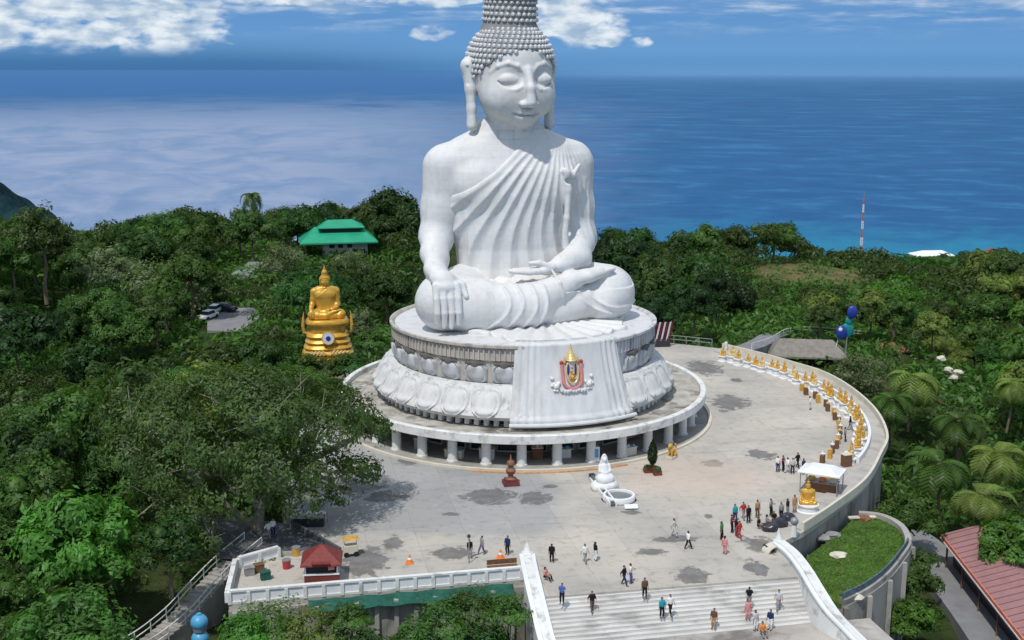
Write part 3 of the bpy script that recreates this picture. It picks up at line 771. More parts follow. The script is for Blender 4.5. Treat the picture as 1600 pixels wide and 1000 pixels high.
for u in (-.95,.95):
    x, y, zz = on_panel(u,8.15,.15); cr.cone((x,y,zz-.2),(x,y,zz+.5), .13, .03, 6)
cr.build('spired_crown', 'goldpale', em, smooth=True)
for s in (-1, 1):
    e = MB(); 
    for u, z, r in ((2.35,5.0,.42),(2.0,5.35,.26),(2.7,5.3,.24),(2.25,4.45,.18),(2.6,4.5,.18),(2.9,6.0,.25),(2.95,5.1,.2)): e.ball(on_panel(s*u,z,.12), r*.8, 2)
    e.build('elephant_relief', 'white', em, smooth=True)
gb = MB()
for i in range(9): gb.ball(on_panel(-1.6+i*.4,4.35+.08*math.cos(i*2.1),.1),(.3,.3,.24),1)
gb.build('scroll_relief', 'marble', em, smooth=True)

# ================================================================== SEATED FIGURES
def torso_profile():
    z = np.array([1.5,4,6,8,11,14,16.8,18.4,19.5,20.3,21.1,22.6]); w_ = np.array([7.0,6.8,6.2,6.0,6.5,7.3,7.8,7.8,7.3,5.9,4.2,2.85]); d_ = np.array([4.8,4.5,4.1,3.9,4.1,4.35,4.2,3.7,3.2,2.9,2.8,2.75])
    return z, w_, d_
KR = (-9.55,-3.2,3.05); KL = (9.1,-1.9,3.0)
def torso_fn(x, y, z):
    Z, W_, D_ = torso_profile()
    w_ = np.interp(z, Z, W_).astype(np.float32); d_ = np.interp(z, Z, D_).astype(np.float32)
    q = ((np.abs(x)/w_)**2.4+(np.abs(y-3.0)/d_)**2.4)**(1/2.4)
    d = (q-1)*np.minimum(w_, d_)*.9
    return np.maximum(d, z-22.4)
def legs(Fd, off=0.0, k=.5):
    Fd.cap((-4.3,3.6,3.0), KR, 3.35+off, 2.95+off, .7); Fd.cap((4.3,3.6,3.0), KL, 3.3+off, 3.0+off, .7)
    Fd.cap((9.6,-1.6,2.5), (8.0,-3.2,2.2), 2.5+off, 2.3+off, .4)
    Fd.cap(KL, (1.4,-4.4,1.55), 2.55+off, 1.6+off, .30)                       # left shin, underneath
    Fd.cap(KR, (-6.0,-3.9,2.7), 2.9+off, 2.75+off, .5)
    Fd.cap((-7.2,-3.9,2.5), (-.6,-5.0,2.45), 2.65+off, 2.2+off, .25)
    Fd.cap((-1.0,-5.0,2.55), (4.6,-4.3,5.0), 2.1+off, 1.05+off, .55)         # right shin across the lap
def arm_right(Fd, off=0.0):
    Fd.chain([(-7.35,3.0,17.15),(-7.9,2.9,12.6),(-8.6,2.2,9.3),(-9.6,-.6,7.7),(-10.3,-3.0,6.5)], [2.3+off,1.9+off,1.65+off,1.35+off,1.02+off], .9)
def arm_left(Fd, off=0.0):
    Fd.chain([(7.3,3.0,17.15),(7.6,2.9,12.4),(7.7,2.3,9.2)], [2.3+off,1.85+off,1.75+off], .9)
    Fd.chain([(7.7,2.0,8.6),(6.2,-1.6,7.2),(3.7,-3.2,6.6)], [1.65+off,1.4+off,1.05+off], .45)
def figure(h, root, mat_body, mat_robe, fine):
    pad = 1.0
    B = Field((-13.5,-8.6,-.3), (13.5,8.6,23), h)
    B.op(torso_fn, (-9,-3,1.2), (9,8.5,22.9), 0)
    B.ell((0,2.4,3.0), (6.5,5.5,3.2), .8)
    legs(B); arm_right(B); arm_left(B)
    B.ell((-3.2,.15,15.3), (3.0,1.3,2.0), 1.4); B.ell((3.2,.15,15.3), (3.0,1.3,2.0), 1.4)
    # right hand over the shin
    fs = [(-11.15,-.45),(-10.38,-.1),(-9.62,.0),(-8.86,-.35)]
    B.chain([(-10.3,-3.0,6.5),(-10.1,-5.0,5.9)], [1.0,.98], .6, sq=(1.12,1,.85))
    B.cap((-10.05,-5.0,5.9), (-10.0,-5.9,5.1), .98, .85, .4, sq=(1.35,.8,.9))
    for i, (fx, dz) in enumerate(fs):
        B.chain([(fx*.96-.35,-5.9,5.3),(fx,-6.45,4.0),(fx,-6.7,2.5),(fx,-6.45,.9-dz)], [.43,.38,.35,.26], .07)
    B.chain([(-9.2,-4.4,5.9),(-8.2,-5.5,5.2),(-7.95,-6.3,4.1)], [.5,.42,.3], .25)
    # left hand, palm up in the lap
    B.chain([(3.7,-3.2,6.6),(1.4,-3.9,6.2)], [1.0,.95], .4, sq=(1,1,.62))
    for i in range(4):
        yy = -4.75+i*.52; L = (.3,0,.15,.7)[i]
        B.chain([(1.2,yy+.1,6.15),(-.6,yy,6.1),(-2.5+L,yy+.05,6.22)], [.36,.33,.22], .12)
    B.chain([(2.2,-4.4,6.5),(.9,-4.3,7.0),(-.1,-4.0,7.0)], [.4,.34,.22], .15)
    # right foot, sole up on the left thigh
    B.chain([(4.4,-4.3,5.1),(6.0,-4.3,5.35),(8.4,-3.3,5.7)], [1.15,1.05,.85], .3, sq=(1,1,.7))
    for i in range(5):
        B.cap((8.5,-4.15+i*.46,5.85), (9.3-.09*i,-3.95+i*.46,5.95), .27, .22, .1)
    if fine:     # chest line, collar bones, navel fold
        B.chain([(-.6,.2,19.0),(-3.6,.9,18.7),(-6.3,2.0,18.5)], [.25,.3,.25], .7)
    # head on the neck
    hx = figure_head(B, fine)
    body = B.mesh('body', mat_body, root)
    # robe
    Rb = Field((-13.5,-8.8,-.3), (13.5,8.8,21.3), h)
    Rb.op(lambda x,y,z: torso_fn(x,y,z)-.16, (-9,-3,1.2), (9,8.5,21.2), 0)
    Rb.ell((-3.2,.15,15.3), (3.15,1.45,2.1), 1.4); Rb.ell((3.2,.15,15.3), (3.15,1.45,2.1), 1.4)
    Rb.chain([(7.3,3.0,17.15),(7.6,2.9,12.4),(7.7,2.3,9.0),(7.2,.7,8.1)], [2.5,2.08,1.95,1.6], .9)
    # cloth hanging between left arm and body
    Rb.op(lambda x,y,z: np.maximum(np.maximum(np.abs(y-(1.4+.10*np.sin(x*5)))-(.7+.0*z), np.abs(x-6.3)-1.7), np.maximum(4.5-z, z-15.5))+0*x, (4,-2,4), (9,4,16), .5)
    # upper edge of the robe: runs from the left of the neck to under the right arm
    X, Y, Z = Rb.ax[0][:,None,None], Rb.ax[1][None,:,None], Rb.ax[2][None,None,:]
    edge = np.interp(Rb.ax[0], [-9,-6.8,-4.8,-2.6,-.6,.6,1.8,2.8], [13.2,14.2,15.4,16.9,18.6,19.9,21.2,22.8]).astype(np.float32)[:,None,None]
    cut = (Z-edge)*.72
    Rb.F = np.maximum(Rb.F, cut)
    Rb.F = np.maximum(Rb.F, 4.2-Z)
    if fine:
        # folds sweeping from the left shoulder down to the waist
        px_, pz_ = X-5.6, 22.0-Z
        r_ = np.sqrt(px_**2+pz_**2); ph = np.arctan2(-px_, np.maximum(pz_, .1))+.014*r_+.0*X
        amp = np.clip((r_-1.5)/7, 0, 1)*np.clip(-cut/1.0, .0, 1)
        s = np.abs(((ph*16.5/np.pi*1.55) % 1)-.5)*2
        ridge = (1-s)**1.5
        front = np.clip((2.8-Y)/1.5, 0, 1)*np.clip((8.2-X)/1.5, .0, 1)
        Rb.F -= (.27*amp*ridge*front).astype(np.float32)
        # hem band along the upper edge
        Rb.F -= (.07*np.exp(-((cut+.3)/.22)**2)*(X < 2.4)).astype(np.float32)
        # vertical pleats on the sleeve
        a2 = np.arctan2(Y-2.9, X-7.6)
        Rb.F -= (.10*np.maximum(0, np.sin(a2*11+Z*.08))*(X > 6.0)*np.clip((15.5-Z)/3, 0, 1)).astype(np.float32)
        # gathered corner with its little knot in front of the left shoulder
        Rb.chain([(5.0,-1.6,16.8),(6.0,-1.3,16.2),(6.9,-.8,17.3)], [.34,.30,.2], .25)
        Rb.chain([(5.2,-1.6,16.5),(5.5,-1.5,14.6),(5.35,-1.4,11.5),(5.0,-1.3,8.0)], [.42,.34,.32,.4], .3)
        Rb.ell((5.6,-1.75,15.7), (.55,.5,.42), .2, sub=True)
        Rb.chain([(6.9,-1.2,16.0),(6.7,-1.1,12.0),(6.4,-.9,8.4)], [.3,.45,.5], .3, sub=True)
    robe = Rb.mesh('robe', mat_robe, root)
    # skirt over the legs with a few long folds
    Sk = Field((-13.6,-8.9,-.3), (13.6,8.6,7.6), h)
    legs(Sk, .14); Sk.ell((0,2.4,3.0), (6.6,5.6,3.3), .8)
    X, Y, Z = Sk.ax[0][:,None,None], Sk.ax[1][None,:,None], Sk.ax[2][None,None,:]
    sh_cut = ((X-2.6)*.80+(Z-4.6)*.45+0*Y)        # shin bare beyond the hem
    Sk.F = np.maximum(Sk.F, np.where((Z > 3.9) & (Y < -2.6), sh_cut*.8, -9).astype(np.float32)+0*Sk.F)
    if fine:
        for (cx_, cz_, r0s, x0, x1, amp_) in ((-9.3,3.4,(5.6,6.9,8.3,9.5),-12,2.6,.24), (10.2,4.4,(4.1,5.2),2.0,13,.20)):
            rr_ = np.sqrt(((X-cx_)*.95)**2+((Z-cz_)*1.5)**2)
            for r0_ in r0s:
                Sk.F -= (amp_*np.exp(-((rr_-r0_)/.20)**2)*np.clip((Y*-1+.5)/2, 0, 1)*((X > x0) & (X < x1) & (Z < cz_+1.6))).astype(np.float32)
        # hem edge across the shin
        Sk.chain([(2.7,-6.0,3.4),(2.4,-5.9,5.0),(2.0,-4.6,6.3)], [.18,.2,.16], .2)
    skirt = Sk.mesh('skirt', mat_robe, root)
    if fine:   # cloth spread on the pedestal between the knees
        Cl = Field((-9,-14.6,-.35), (12.5,-1.5,1.6), h*1.2)
        def sheet(x, y, z):
            an_ = np.arctan2(x-1.2, -(y+1.5)); rr_ = np.sqrt((x-1.2)**2+(y+1.5)**2)
            R_e = 9.4+.55*np.sin(an_*9)+.25*np.sin(an_*23+1)+2.6*np.exp(-(an_-.02)**2/.35)
            top = .30+.16*np.sin(an_*30+rr_*.2)*np.clip(rr_/6, 0, 1)+.75*np.exp(-(rr_/3.6)**2)
            return np.maximum(z-top, (rr_-R_e)*.8)
        Cl.op(sheet, (-9,-14.6,-.35), (12.5,-1.5,1.6))
        Cl.mesh('spread_cloth', mat_robe, root)
    return body
HC = np.array((0.0, 1.7, 27.15))
HA, HPt = math.radians(7), math.radians(4)
RH = np.array(Matrix.Rotation(HA, 3, 'Z') @ Matrix.Rotation(HPt, 3, 'X'))
def hw(p): return tuple(RH @ np.array(p, float)+HC)
def head_local_y(x, z):      # front of the face at (x, z)
    ys = np.linspace(-6.2, 0, 500)
    a = ((x/4.5)**2+((ys-.5)/4.9)**2+((z-1.0)/4.6)**2) < 1
    b_ = ((x/4.05)**2+((ys+.8)/4.05)**2+((z+1.3)/4.25)**2) < 1
    k = np.argmax(a | b_); return ys[k]
def figure_head(B, fine):
    # the head has its own finer grid, merged into the same body mesh later by union in B when coarse
    H = Field((-7,-7,17.2), (7,9,33), B.h if not fine else .085, 3.0)
    for c_, r_, k in (((0,.5,1.0),(4.5,4.9,4.6),0),((0,-.8,-1.3),(4.05,4.05,4.25),.6)):
        H.ell(hw(c_), r_, k, rot=RH)
    H.ell(hw((0,-3.35,-4.2)), (1.35,1.1,1.15), 1.2)
    for s in (-1,1):
        H.ell(hw((s*1.95,-2.6,-2.2)), (1.75,1.6,1.8), 1.3)
        # long ears
        H.chain([hw((s*4.4,.7,1.7)), hw((s*4.75,.9,.9)), hw((s*4.65,.4,-1.5)), hw((s*4.55,.1,-3.6)), hw((s*4.55,-.1,-5.4))], [.5,.90,.66,.60,.70], .3, sq=(.8,1.15,1))
        H.chain([hw((s*5.2,-.1,.8)), hw((s*5.1,-.1,-.9))], [.22,.15], .12, sub=True)
    H.cap((0,2.5,17.6), (0,2.0,23.4), 2.95, 2.6, .7)
    for zz in (19.9, 20.9):     # neck creases
        if fine: H.op(lambda x,y,z: np.sqrt((np.sqrt(x**2+(y-2.4)**2)-2.86)**2+(z-zz+.10*(y-2.4))**2)-.07, (-4,-2,zz-1.5), (4,6,zz+1.5), .1, sub=True)
    if fine:
        for s in (-1,1):
            # brows
            P = [(s*.45,.55),(s*1.1,1.25),(s*2.0,1.5),(s*2.9,1.15),(s*3.45,.45)]
            H.chain([hw((x,head_local_y(x,z)+.06,z)) for x,z in P], [.20,.22,.22,.20,.12], .22)
            # eye socket, lid, slit
            H.ell(hw((s*1.85,head_local_y(s*1.85,-.1)-.15,-.0)), (1.35,.34,.95), .4, sub=True)
            H.ell(hw((s*1.85,head_local_y(s*1.85,-.2)+.50,-.20)), (1.12,.62,.66), .16)
            P = [(s*.75,-.62),(s*1.3,-.92),(s*1.9,-1.0),(s*2.5,-.80),(s*3.0,-.4)]
            H.chain([hw((x,head_local_y(x,z)-.10,z)) for x,z in P], [.10,.15,.16,.14,.08], .06, sub=True)
            H.chain([hw((x,head_local_y(x,z)+.04,z-.30)) for x,z in P], [.10,.16,.18,.15,.08], .18)
            # nostril wings and crease
            H.ell(hw((s*.62,head_local_y(.6,-2.8)-.42,-2.72)), (.46,.52,.36), .15)
        H.chain([hw((0,head_local_y(0,.7)+.05,.8)), hw((0,head_local_y(0,-1)-.40,-1.0)), hw((0,head_local_y(0,-2.5)-.72,-2.5))], [.38,.42,.56], .4)
        H.ell(hw((0,head_local_y(0,-3.1)-.30,-3.16)), (.75,.35,.16), .1, sub=True)
        # mouth
        U_ = [(-1.5,-3.5),(-.8,-3.72),(-.25,-3.58),(0,-3.66),(.25,-3.58),(.8,-3.72),(1.5,-3.5)]
        H.chain([hw((x,head_local_y(x,z)-.16,z)) for x,z in U_], [.14,.27,.33,.29,.33,.27,.14], .10)
        L_ = [(-1.2,-4.12),(-.6,-4.28),(0,-4.32),(.6,-4.28),(1.2,-4.12)]
        H.chain([hw((x,head_local_y(x,z)-.14,z)) for x,z in L_], [.16,.32,.36,.32,.16], .12)
        G_ = [(-1.55,-3.78),(-.7,-3.96),(0,-3.94),(.7,-3.96),(1.55,-3.78)]
        H.chain([hw((x,head_local_y(x,z)-.42,z)) for x,z in G_], [.14,.19,.19,.19,.14], .05, sub=True)
    V, Q = snets(H.F, H.lo, H.h)
    B.headVQ = (V, Q)
    B.F = B.F
_old_mesh = Field.mesh
SMALL_HEAD = False
def warp(V):
    V = np.array(V, float); q = np.clip((V[:,2]-4.5)/6, 0, 1); V[:,0] -= .8*q*q*(3-2*q)
    if SMALL_HEAD:
        k = np.clip((V[:,2]-20.3)/1.0, 0, 1)[:,None]; P0 = np.array([-.8,2.2,20.3]); V = V*(1-k)+(P0+(V-P0)*np.array([.66,.66,.62]))*k
        V[:,2] = np.where(V[:,2] > 20.3, V[:,2], V[:,2])
    return V
def body_mesh(s, name, m, parent=None, **kw):
    if not hasattr(s, 'headVQ'): return _old_mesh(s, name, m, parent, xf=warp)
    V, Q = snets(s.F, s.lo, s.h); V2, Q2 = s.headVQ
    return mesh_np(name, warp(np.concatenate([V, V2])), np.concatenate([Q, Q2+len(V)]), M[m] if isinstance(m, str) else m, parent, True)
Field.mesh = body_mesh
def hair(root, m_cap, m_curl, sub, step, top=True):
    global hw
    hw0 = hw; hw = lambda p: (hw0(p)[0]-.8, *hw0(p)[1:])
    # cap
    H = Field((-7,-6,20), (7,9,33.5), .16 if sub > 1 else .3)
    H.ell(hw0((0,.62,1.05)), (4.68,5.05,4.75), 0, rot=RH)
    X, Y, Z = H.ax[0][:,None,None]-HC[0], H.ax[1][None,:,None]-HC[1], H.ax[2][None,None,:]-HC[2]
    RT = RH.T
    lx = RT[0,0]*X+RT[0,1]*Y+RT[0,2]*Z; ly = RT[1,0]*X+RT[1,1]*Y+RT[1,2]*Z; lz = RT[2,0]*X+RT[2,1]*Y+RT[2,2]*Z
    line = lambda x, y: np.where(y < 1.0, 2.75-.115*x*x-.0*y, -3.6+.0*x)+np.where(y < 1.0, -.45*np.maximum(y+2.5,0), 0)
    H.F = np.maximum(H.F, ((line(lx, ly)-lz)*.8).astype(np.float32))
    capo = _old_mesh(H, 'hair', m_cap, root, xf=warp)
    cm_ = MB(); nl = int(2*math.pi*4.9/step)
    el0 = -40
    dphi = math.degrees(step/4.8)
    e = -42.0; row = 0
    while e < 74:
        rr_ = math.cos(math.radians(e)); n_ = max(6, int(nl*rr_))
        for i in range(n_):
            a = 2*math.pi*(i+.5*(row % 2))/n_
            x, y, z = 4.72*rr_*math.cos(a), .62+5.08*rr_*math.sin(a), 1.05+4.78*math.sin(math.radians(e))
            if z < float(line(np.array(x), np.array(y)))+.12: continue
            cm_.ball(hw((x,y,z)), .37*step/.8, sub if sub < 2 else 1)
        e += dphi; row += 1
    def shrink(mb):
        if SMALL_HEAD:
            P0 = Vector((-.8,2.2,20.3))
            for v in mb.bm.verts: d_ = v.co-P0; v.co = P0+Vector((d_.x*.66, d_.y*.66, d_.z*.62))
    shrink(cm_); cm_.build('hair_curls', m_curl, capo, smooth=True)
    if top:
        tk = MB(); prof_ = [(3.4,4.9),(3.1,5.5),(2.75,5.7)]
        zc = 5.3
        tk.lathe([(3.3,4.7),(2.85,5.6),(2.75,7.9),(2.95,8.0),(2.95,8.25),(2.7,8.35),(2.85,8.45),(2.85,8.75),(2.6,8.9),(2.7,9.0),(2.7,9.3),(2.3,9.6),(1.9,10.2),(.01,10.4)], seg=40)
        for v in tk.bm.verts: v.co = Vector(hw((v.co.x, v.co.y+1.0, v.co.z)))
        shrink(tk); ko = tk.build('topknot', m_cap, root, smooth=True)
        cc = MB()
        for r_ in range(4):
            rad = 2.86-.05*r_; z = 5.9+r_*.62; n_ = int(2*math.pi*rad/.60)
            for i in range(n_):
                a = 2*math.pi*(i+.5*(r_ % 2))/n_; cc.ball(hw((rad*math.cos(a), 1.0+rad*math.sin(a), z)), (.29,.29,.25), 1)
        shrink(cc); cc.build('topknot_curls', m_curl, ko, smooth=True)
        fl = MB(); fl.lathe([(2.35,9.4),(2.5,9.7),(2.0,10.3),(1.2,11.4),(1.35,12.2),(.7,13.6),(.35,15.2),(.02,16.6)], seg=24)
        for v in fl.bm.verts: v.co = Vector(hw((v.co.x, v.co.y+1.0, v.co.z)))
        shrink(fl); fl.build('flame_finial', 'marble' if m_cap == 'hairgrey' else m_cap, ko, smooth=True)
    hw = hw0
    return capo
big = thing('buddha_statue', 'colossal white marble seated Buddha with curled hair on the round lotus pedestal', 'statue', (0,0,10.95), A_BUD)
big.location = (0.0, 0, 10.95); big.scale = (1.025,1,1)
figure(.13, big, 'clad', 'clad', True)
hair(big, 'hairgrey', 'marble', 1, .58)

# ================================================================== VEGETATION
def quads(P, N, size, rng, aspect=.7, bend=0.0):
    """leaf faces: centre P, rough normal N, edge length size"""
    n = len(P); N = N+rng.normal(0, .33, (n, 3)); N /= np.linalg.norm(N, axis=1)[:, None]
    T = np.cross(N, rng.normal(0, 1, (n, 3))); T /= np.maximum(np.linalg.norm(T, axis=1)[:, None], 1e-6); B_ = np.cross(N, T)
    s = (size*rng.uniform(.6, 1.3, n))[:, None]
    V = np.stack([P-T*s, P+B_*s*aspect*.6-T*s*.1, P+T*s, P-B_*s*aspect*.6+T*s*.1], 1).reshape(-1, 3)
    return V, np.arange(4*n).reshape(n, 4)
def ragged(P, N, f, drop, rng, ph=0.0):
    """thin the leaves out in soft 3D pockets so that limbs and gaps show"""
    v = np.sin(P[:,0]*f+ph)*np.sin(P[:,1]*f*1.13+ph*2)+np.sin(P[:,2]*f*1.4+ph+P[:,0]*f*.6)*.8+.5*np.sin(P[:,1]*f*2.3+P[:,0]*f*2.1)
    keep = rng.random(len(P)) > np.clip(.28-v*.9, 0, 1)*drop
    return P[keep], N[keep]
def crown_mesh(name, seed, m, R_=5.0, Hh=3.6, lobes=16, leaves=3600, ls=.34, core=.56, flat=.0, open_=.0):
    rng = np.random.default_rng(seed); Vs = []; Qs = []; off = 0
    C = []
    for i in range(lobes):
        a = 2*math.pi*(i*.618+rng.uniform(-.08,.08)); el = math.asin(rng.uniform(-.65, 1)); rr = rng.uniform(.45, .80)
        r_ = rng.uniform(.24, .42)*R_
        C.append((R_*rr*math.cos(a)*math.cos(el), R_*rr*math.sin(a)*math.cos(el), Hh*rr*math.sin(el)*(1-flat), r_))
    C.append((0,0,0,R_*.5))
    wts = np.array([c[3]**2 for c in C]); wts /= wts.sum()
    for c, w_ in zip(C, wts):
        k = max(8, int(leaves*w_)); N = rng.normal(0, 1, (k, 3)); N[:, 2] = np.abs(N[:, 2])*1.1-.35
        N /= np.linalg.norm(N, axis=1)[:, None]
        clump = 1+.16*np.sin(N[:,0]*7+seed)*np.sin(N[:,1]*6+c[0])*np.sin(N[:,2]*8)
        rad = c[3]*clump*(1-np.abs(rng.normal(0, .10+open_, k)))+rng.exponential(.05*R_/5, k)
        P = np.array(c[:3])+N*rad[:, None]*np.array([1, 1, .82])
        P = P+N*(.12*R_*np.sin(P[:,0]*1.9+seed)*np.sin(P[:,1]*1.7))[:,None]
        P, N = ragged(P, N, 1.25, .92, rng, seed)
        V, Q = quads(P, N*1.2+np.array([0,0,.35]), ls*rng.uniform(.8, 1.25), rng); Vs.append(V); Qs.append(Q+off); off += len(V)
        if core > 0 and c[3] > R_*.2:
            bm = bmesh.new(); bmesh.ops.create_icosphere(bm, subdivisions=2, radius=1)
            vv = np.array([v.co[:] for v in bm.verts]); ff = [[v.index for v in f.verts] for f in bm.faces]; bm.free()
            vv *= (1+.14*np.sin(vv[:,0]*5+seed)*np.sin(vv[:,1]*6)+.1*rng.normal(0,1,len(vv)))[:, None]
            vv = vv*c[3]*core*np.array([1,1,.82])+np.array(c[:3])
            f4 = np.array([[f[0], f[1], f[2], f[2]] for f in ff])
            # triangles kept as thin quads: split the last corner a little
            ext = vv[f4[:, 2]]*1.0; Vs.append(np.concatenate([vv])); 
            Qs.append(np.stack([f4[:,0]+off, f4[:,1]+off, f4[:,2]+off, f4[:,2]+off], 1)); off += len(vv)
    V = np.concatenate(Vs); Q = np.concatenate(Qs)
    tri = Q[:,2] == Q[:,3]
    Q4 = Q[~tri]; T3 = Q[tri][:, :3]
    T = np.concatenate([Q4[:, [0,1,2]], Q4[:, [0,2,3]], T3])
    me = mesh_np(name, V, T, m)
    return me, C
def trunk_mb(H_, R_, C, seed, r0=.32, bare=False, lean=(0,0)):
    """trunk from the ground (z=-H_) to the crown's middle (z=0), limbs to the crown's lobes"""
    rnd = random.Random(seed); mb = MB(); pts = [(lean[0], lean[1], -H_)]
    for k in range(1, 4): pts.append((lean[0]*(1-k/3)+rnd.uniform(-.3,.3), lean[1]*(1-k/3)+rnd.uniform(-.3,.3), -H_+(H_-1.2)*k/3))
    for k in range(3): mb.cone(pts[k], pts[k+1], r0*(1-.2*k), r0*(.8-.2*k), 8)
    for c in C[:(11 if not bare else 16)]:
        mid = tuple(pts[3][j]*.45+c[j]*.55+rnd.uniform(-.3,.3) for j in range(3))
        mb.cone(pts[3], mid, r0*.42, r0*.26, 6).cone(mid, c[:3], r0*.26, r0*.10, 5)
        if bare:
            for q in range(5):
                e = tuple(c[j]+rnd.uniform(-1,1)*c[3]*1.1 for j in range(3)); mb.cone(mid if q % 2 else c[:3], e, r0*.12, r0*.03, 4)
    return mb
TREES = {}
def proto_tree(key, name, seed, m, bark='bark', H_=5.0, **kw):
    root = bpy.data.objects.new(name, None); COL.objects.link(root)
    cr, C = crown_mesh('crown', seed, m, **kw); cr.parent = root
    tr = trunk_mb(H_, kw.get('R_', 5), C, seed).build('trunk', bark, root, smooth=True)
    p = Proto(root); TREES[key] = p; return p
# radius 5 crowns; trunks 8 m so that they always reach the ground
proto_tree('dense1', 'broadleaf_tree', 11, F['deep green'], H_=8, leaves=10500, ls=.26)
proto_tree('dense2', 'broadleaf_tree', 12, F['deep green'], H_=8, leaves=10500, lobes=20, ls=.26, Hh=4.4)
proto_tree('dense3', 'broadleaf_tree', 13, F['deep green'], H_=8, leaves=10000, lobes=13, ls=.28, Hh=3.2)
proto_tree('spread', 'spreading_tree', 14, F['deep green'], H_=8, leaves=8500, lobes=15, Hh=2.2, flat=.1, ls=.26, open_=.06)
proto_tree('loose', 'loose_tree', 16, F['dark olive'], H_=8, leaves=6000, lobes=20, ls=.22, core=.0, open_=.16)
proto_tree('loose2', 'loose_tree', 17, F['dark olive'], H_=8, leaves=7500, lobes=16, ls=.24, core=.45, open_=.12, Hh=4.2)
def proto_palm(key, seed, m, nf=16, L=4.2):
    rng = random.Random(seed); root = bpy.data.objects.new('palm_tree', None); COL.objects.link(root)
    V = []; Q = []
    for i in range(nf):
        a = 2*math.pi*i/nf+rng.uniform(-.2,.2); el = rng.uniform(.05, 1.15) if i % 3 else rng.uniform(-.3,.3); LL = L*rng.uniform(.8,1.1)
        P = []; x = 0; z = 0; e = el
        for k in range(13):
            P.append((x*math.cos(a), x*math.sin(a), z)); x += LL/12*math.cos(e); z += LL/12*math.sin(e); e -= .17+.02*k*.5
        for k in range(1, 13):
            p = Vector(P[k]); d = (Vector(P[k])-Vector(P[k-1])).normalized(); s_ = d.cross(Vector((0,0,1))).normalized()
            wl = 1.15*math.sin(math.pi*min(1, (k+1)/14))**.6
            for sg in (-1, 1):
                for q in range(2):
                    b0 = p+d*(.16*q); tip = b0+s_*sg*wl*.9+d*.45+Vector((0,0,-.30*wl))
                    i0 = len(V); V += [tuple(b0-d*.06), tuple(b0+d*.11), tuple(tip+d*.05), tuple(tip-d*.03)]; Q.append((i0, i0+1, i0+2, i0+3))
    mesh_np('fronds', V, Q, m, root)
    mb = MB(); pts = [(.9,0,-8),(.5,.1,-5),(.15,0,-2.5),(0,0,0)]
    for k in range(3): mb.cone(pts[k], pts[k+1], .20-.02*k, .18-.02*k, 8)
    mb.ball((0,0,-.05), .32, 1)
    mb.build('trunk', 'bark', root, smooth=True)
    p = Proto(root); TREES[key] = p; return p
proto_palm('palm1', 3, F['mid green']); proto_palm('palm2', 4, F['mid green'], 19, 4.8)

KW = {'dense1':('round','tree'),'dense2':('domed','tree'),'dense3':('lumpy','tree'),'spread':('flat topped','tree'),'loose':('open loose','tree'),'loose2':('feathery','tree'),'palm1':('','drooping palm'),'palm2':('','bushy palm')}
def place_words(px, py, d):
    if px < 800:
        h = 'in left foreground' if d < 110 else ('low on left slope' if d < 150 else ('midway up left slope' if d < 200 else ('high on left slope' if d < 250 else 'on left ridge')))
        s = 'at photo edge' if px < 90 else ('below the headland' if px < 200 else ('left of parked cars' if px < 310 else ('near parked cars' if px < 400 else ('beside golden statue' if px < 475 else ('near green roof' if px < 600 else 'by great statue')))))
    else:
        h = 'in right foreground' if d < 125 else ('below curved parapet' if d < 160 else ('low on right slope' if d < 200 else ('high on right slope' if d < 260 else 'on right ridge')))
        s = 'behind statue knee' if px < 1060 else ('above footpath' if px < 1190 else ('around dry meadow' if px < 1320 else ('near radio mast' if px < 1400 else ('right of terrace' if px < 1500 else 'at photo edge'))))
    return s, h
ORD = ['first','second','third','fourth','fifth','sixth','seventh','eighth','ninth','tenth','eleventh','twelfth','thirteenth','fourteenth','fifteenth','sixteenth','seventeenth','eighteenth','nineteenth','twentieth','twenty-first','twenty-second','twenty-third','twenty-fourth','twenty-fifth','twenty-sixth','twenty-seventh','twenty-eighth','twenty-ninth','thirtieth','thirty-first','thirty-second','thirty-third','thirty-fourth','thirty-fifth','thirty-sixth']
def single_out():
    """where several things would share a label, tell them apart by their order in the photo"""
    by = {}
    for o in COL.objects:
        if o.parent is None and 'label' in o: by.setdefault(o['label'], []).append(o)
    for lab, os_ in by.items():
        n = len(os_)
        if n < 2: continue
        os_.sort(key=lambda o: proj(*o.location)[0])
        for i, o in enumerate(os_):
            w = {2:['left of two','right of two'],3:['leftmost','middle','rightmost']}.get(n)
            pre = w[i] if w else (ORD[i]+' from left')
            o['label'] = f'{lab}, {pre}' + (' of three' if n == 3 else '')
used_lab = {}
def add_tree(key, X, Y, ztop, rad, col=None, label=None, group='trees on the forested hill', rz=None, zs=1.0):
    p = TREES[key]; g = tz(X, Y); sc = rad/5.0
    Hh = {'dense1':4.6,'dense2':5.2,'dense3':4.2,'spread':3.2,'tall':7.0,'loose':4.4,'loose2':4.9,'palm1':1.6,'palm2':1.9}[key]
    zc = ztop-Hh*sc*zs
    px, py, k = proj(X, Y, ztop); d = Y+D
    if label is None:
        a, b_ = KW[key]; s, h = place_words(px, py, d)
        size = 'small' if rad < 3.6 else ('large' if rad > 5.4 else '')
        label = ' '.join(f'{size} {a} {col or "deep green"} {b_} {h}, {s}'.split())
        w_ = label.split()
        label = ' '.join(w_[:16])
    mats = None
    if col: mats = {'crown': F[col], 'fronds': F[col]}
    o = p.place((X, Y, zc), random.random()*6.28 if rz is None else rz, label, 'palm' if 'palm' in key else 'tree', group, (sc, sc, sc*zs), mats)
    return o
random.seed(7)
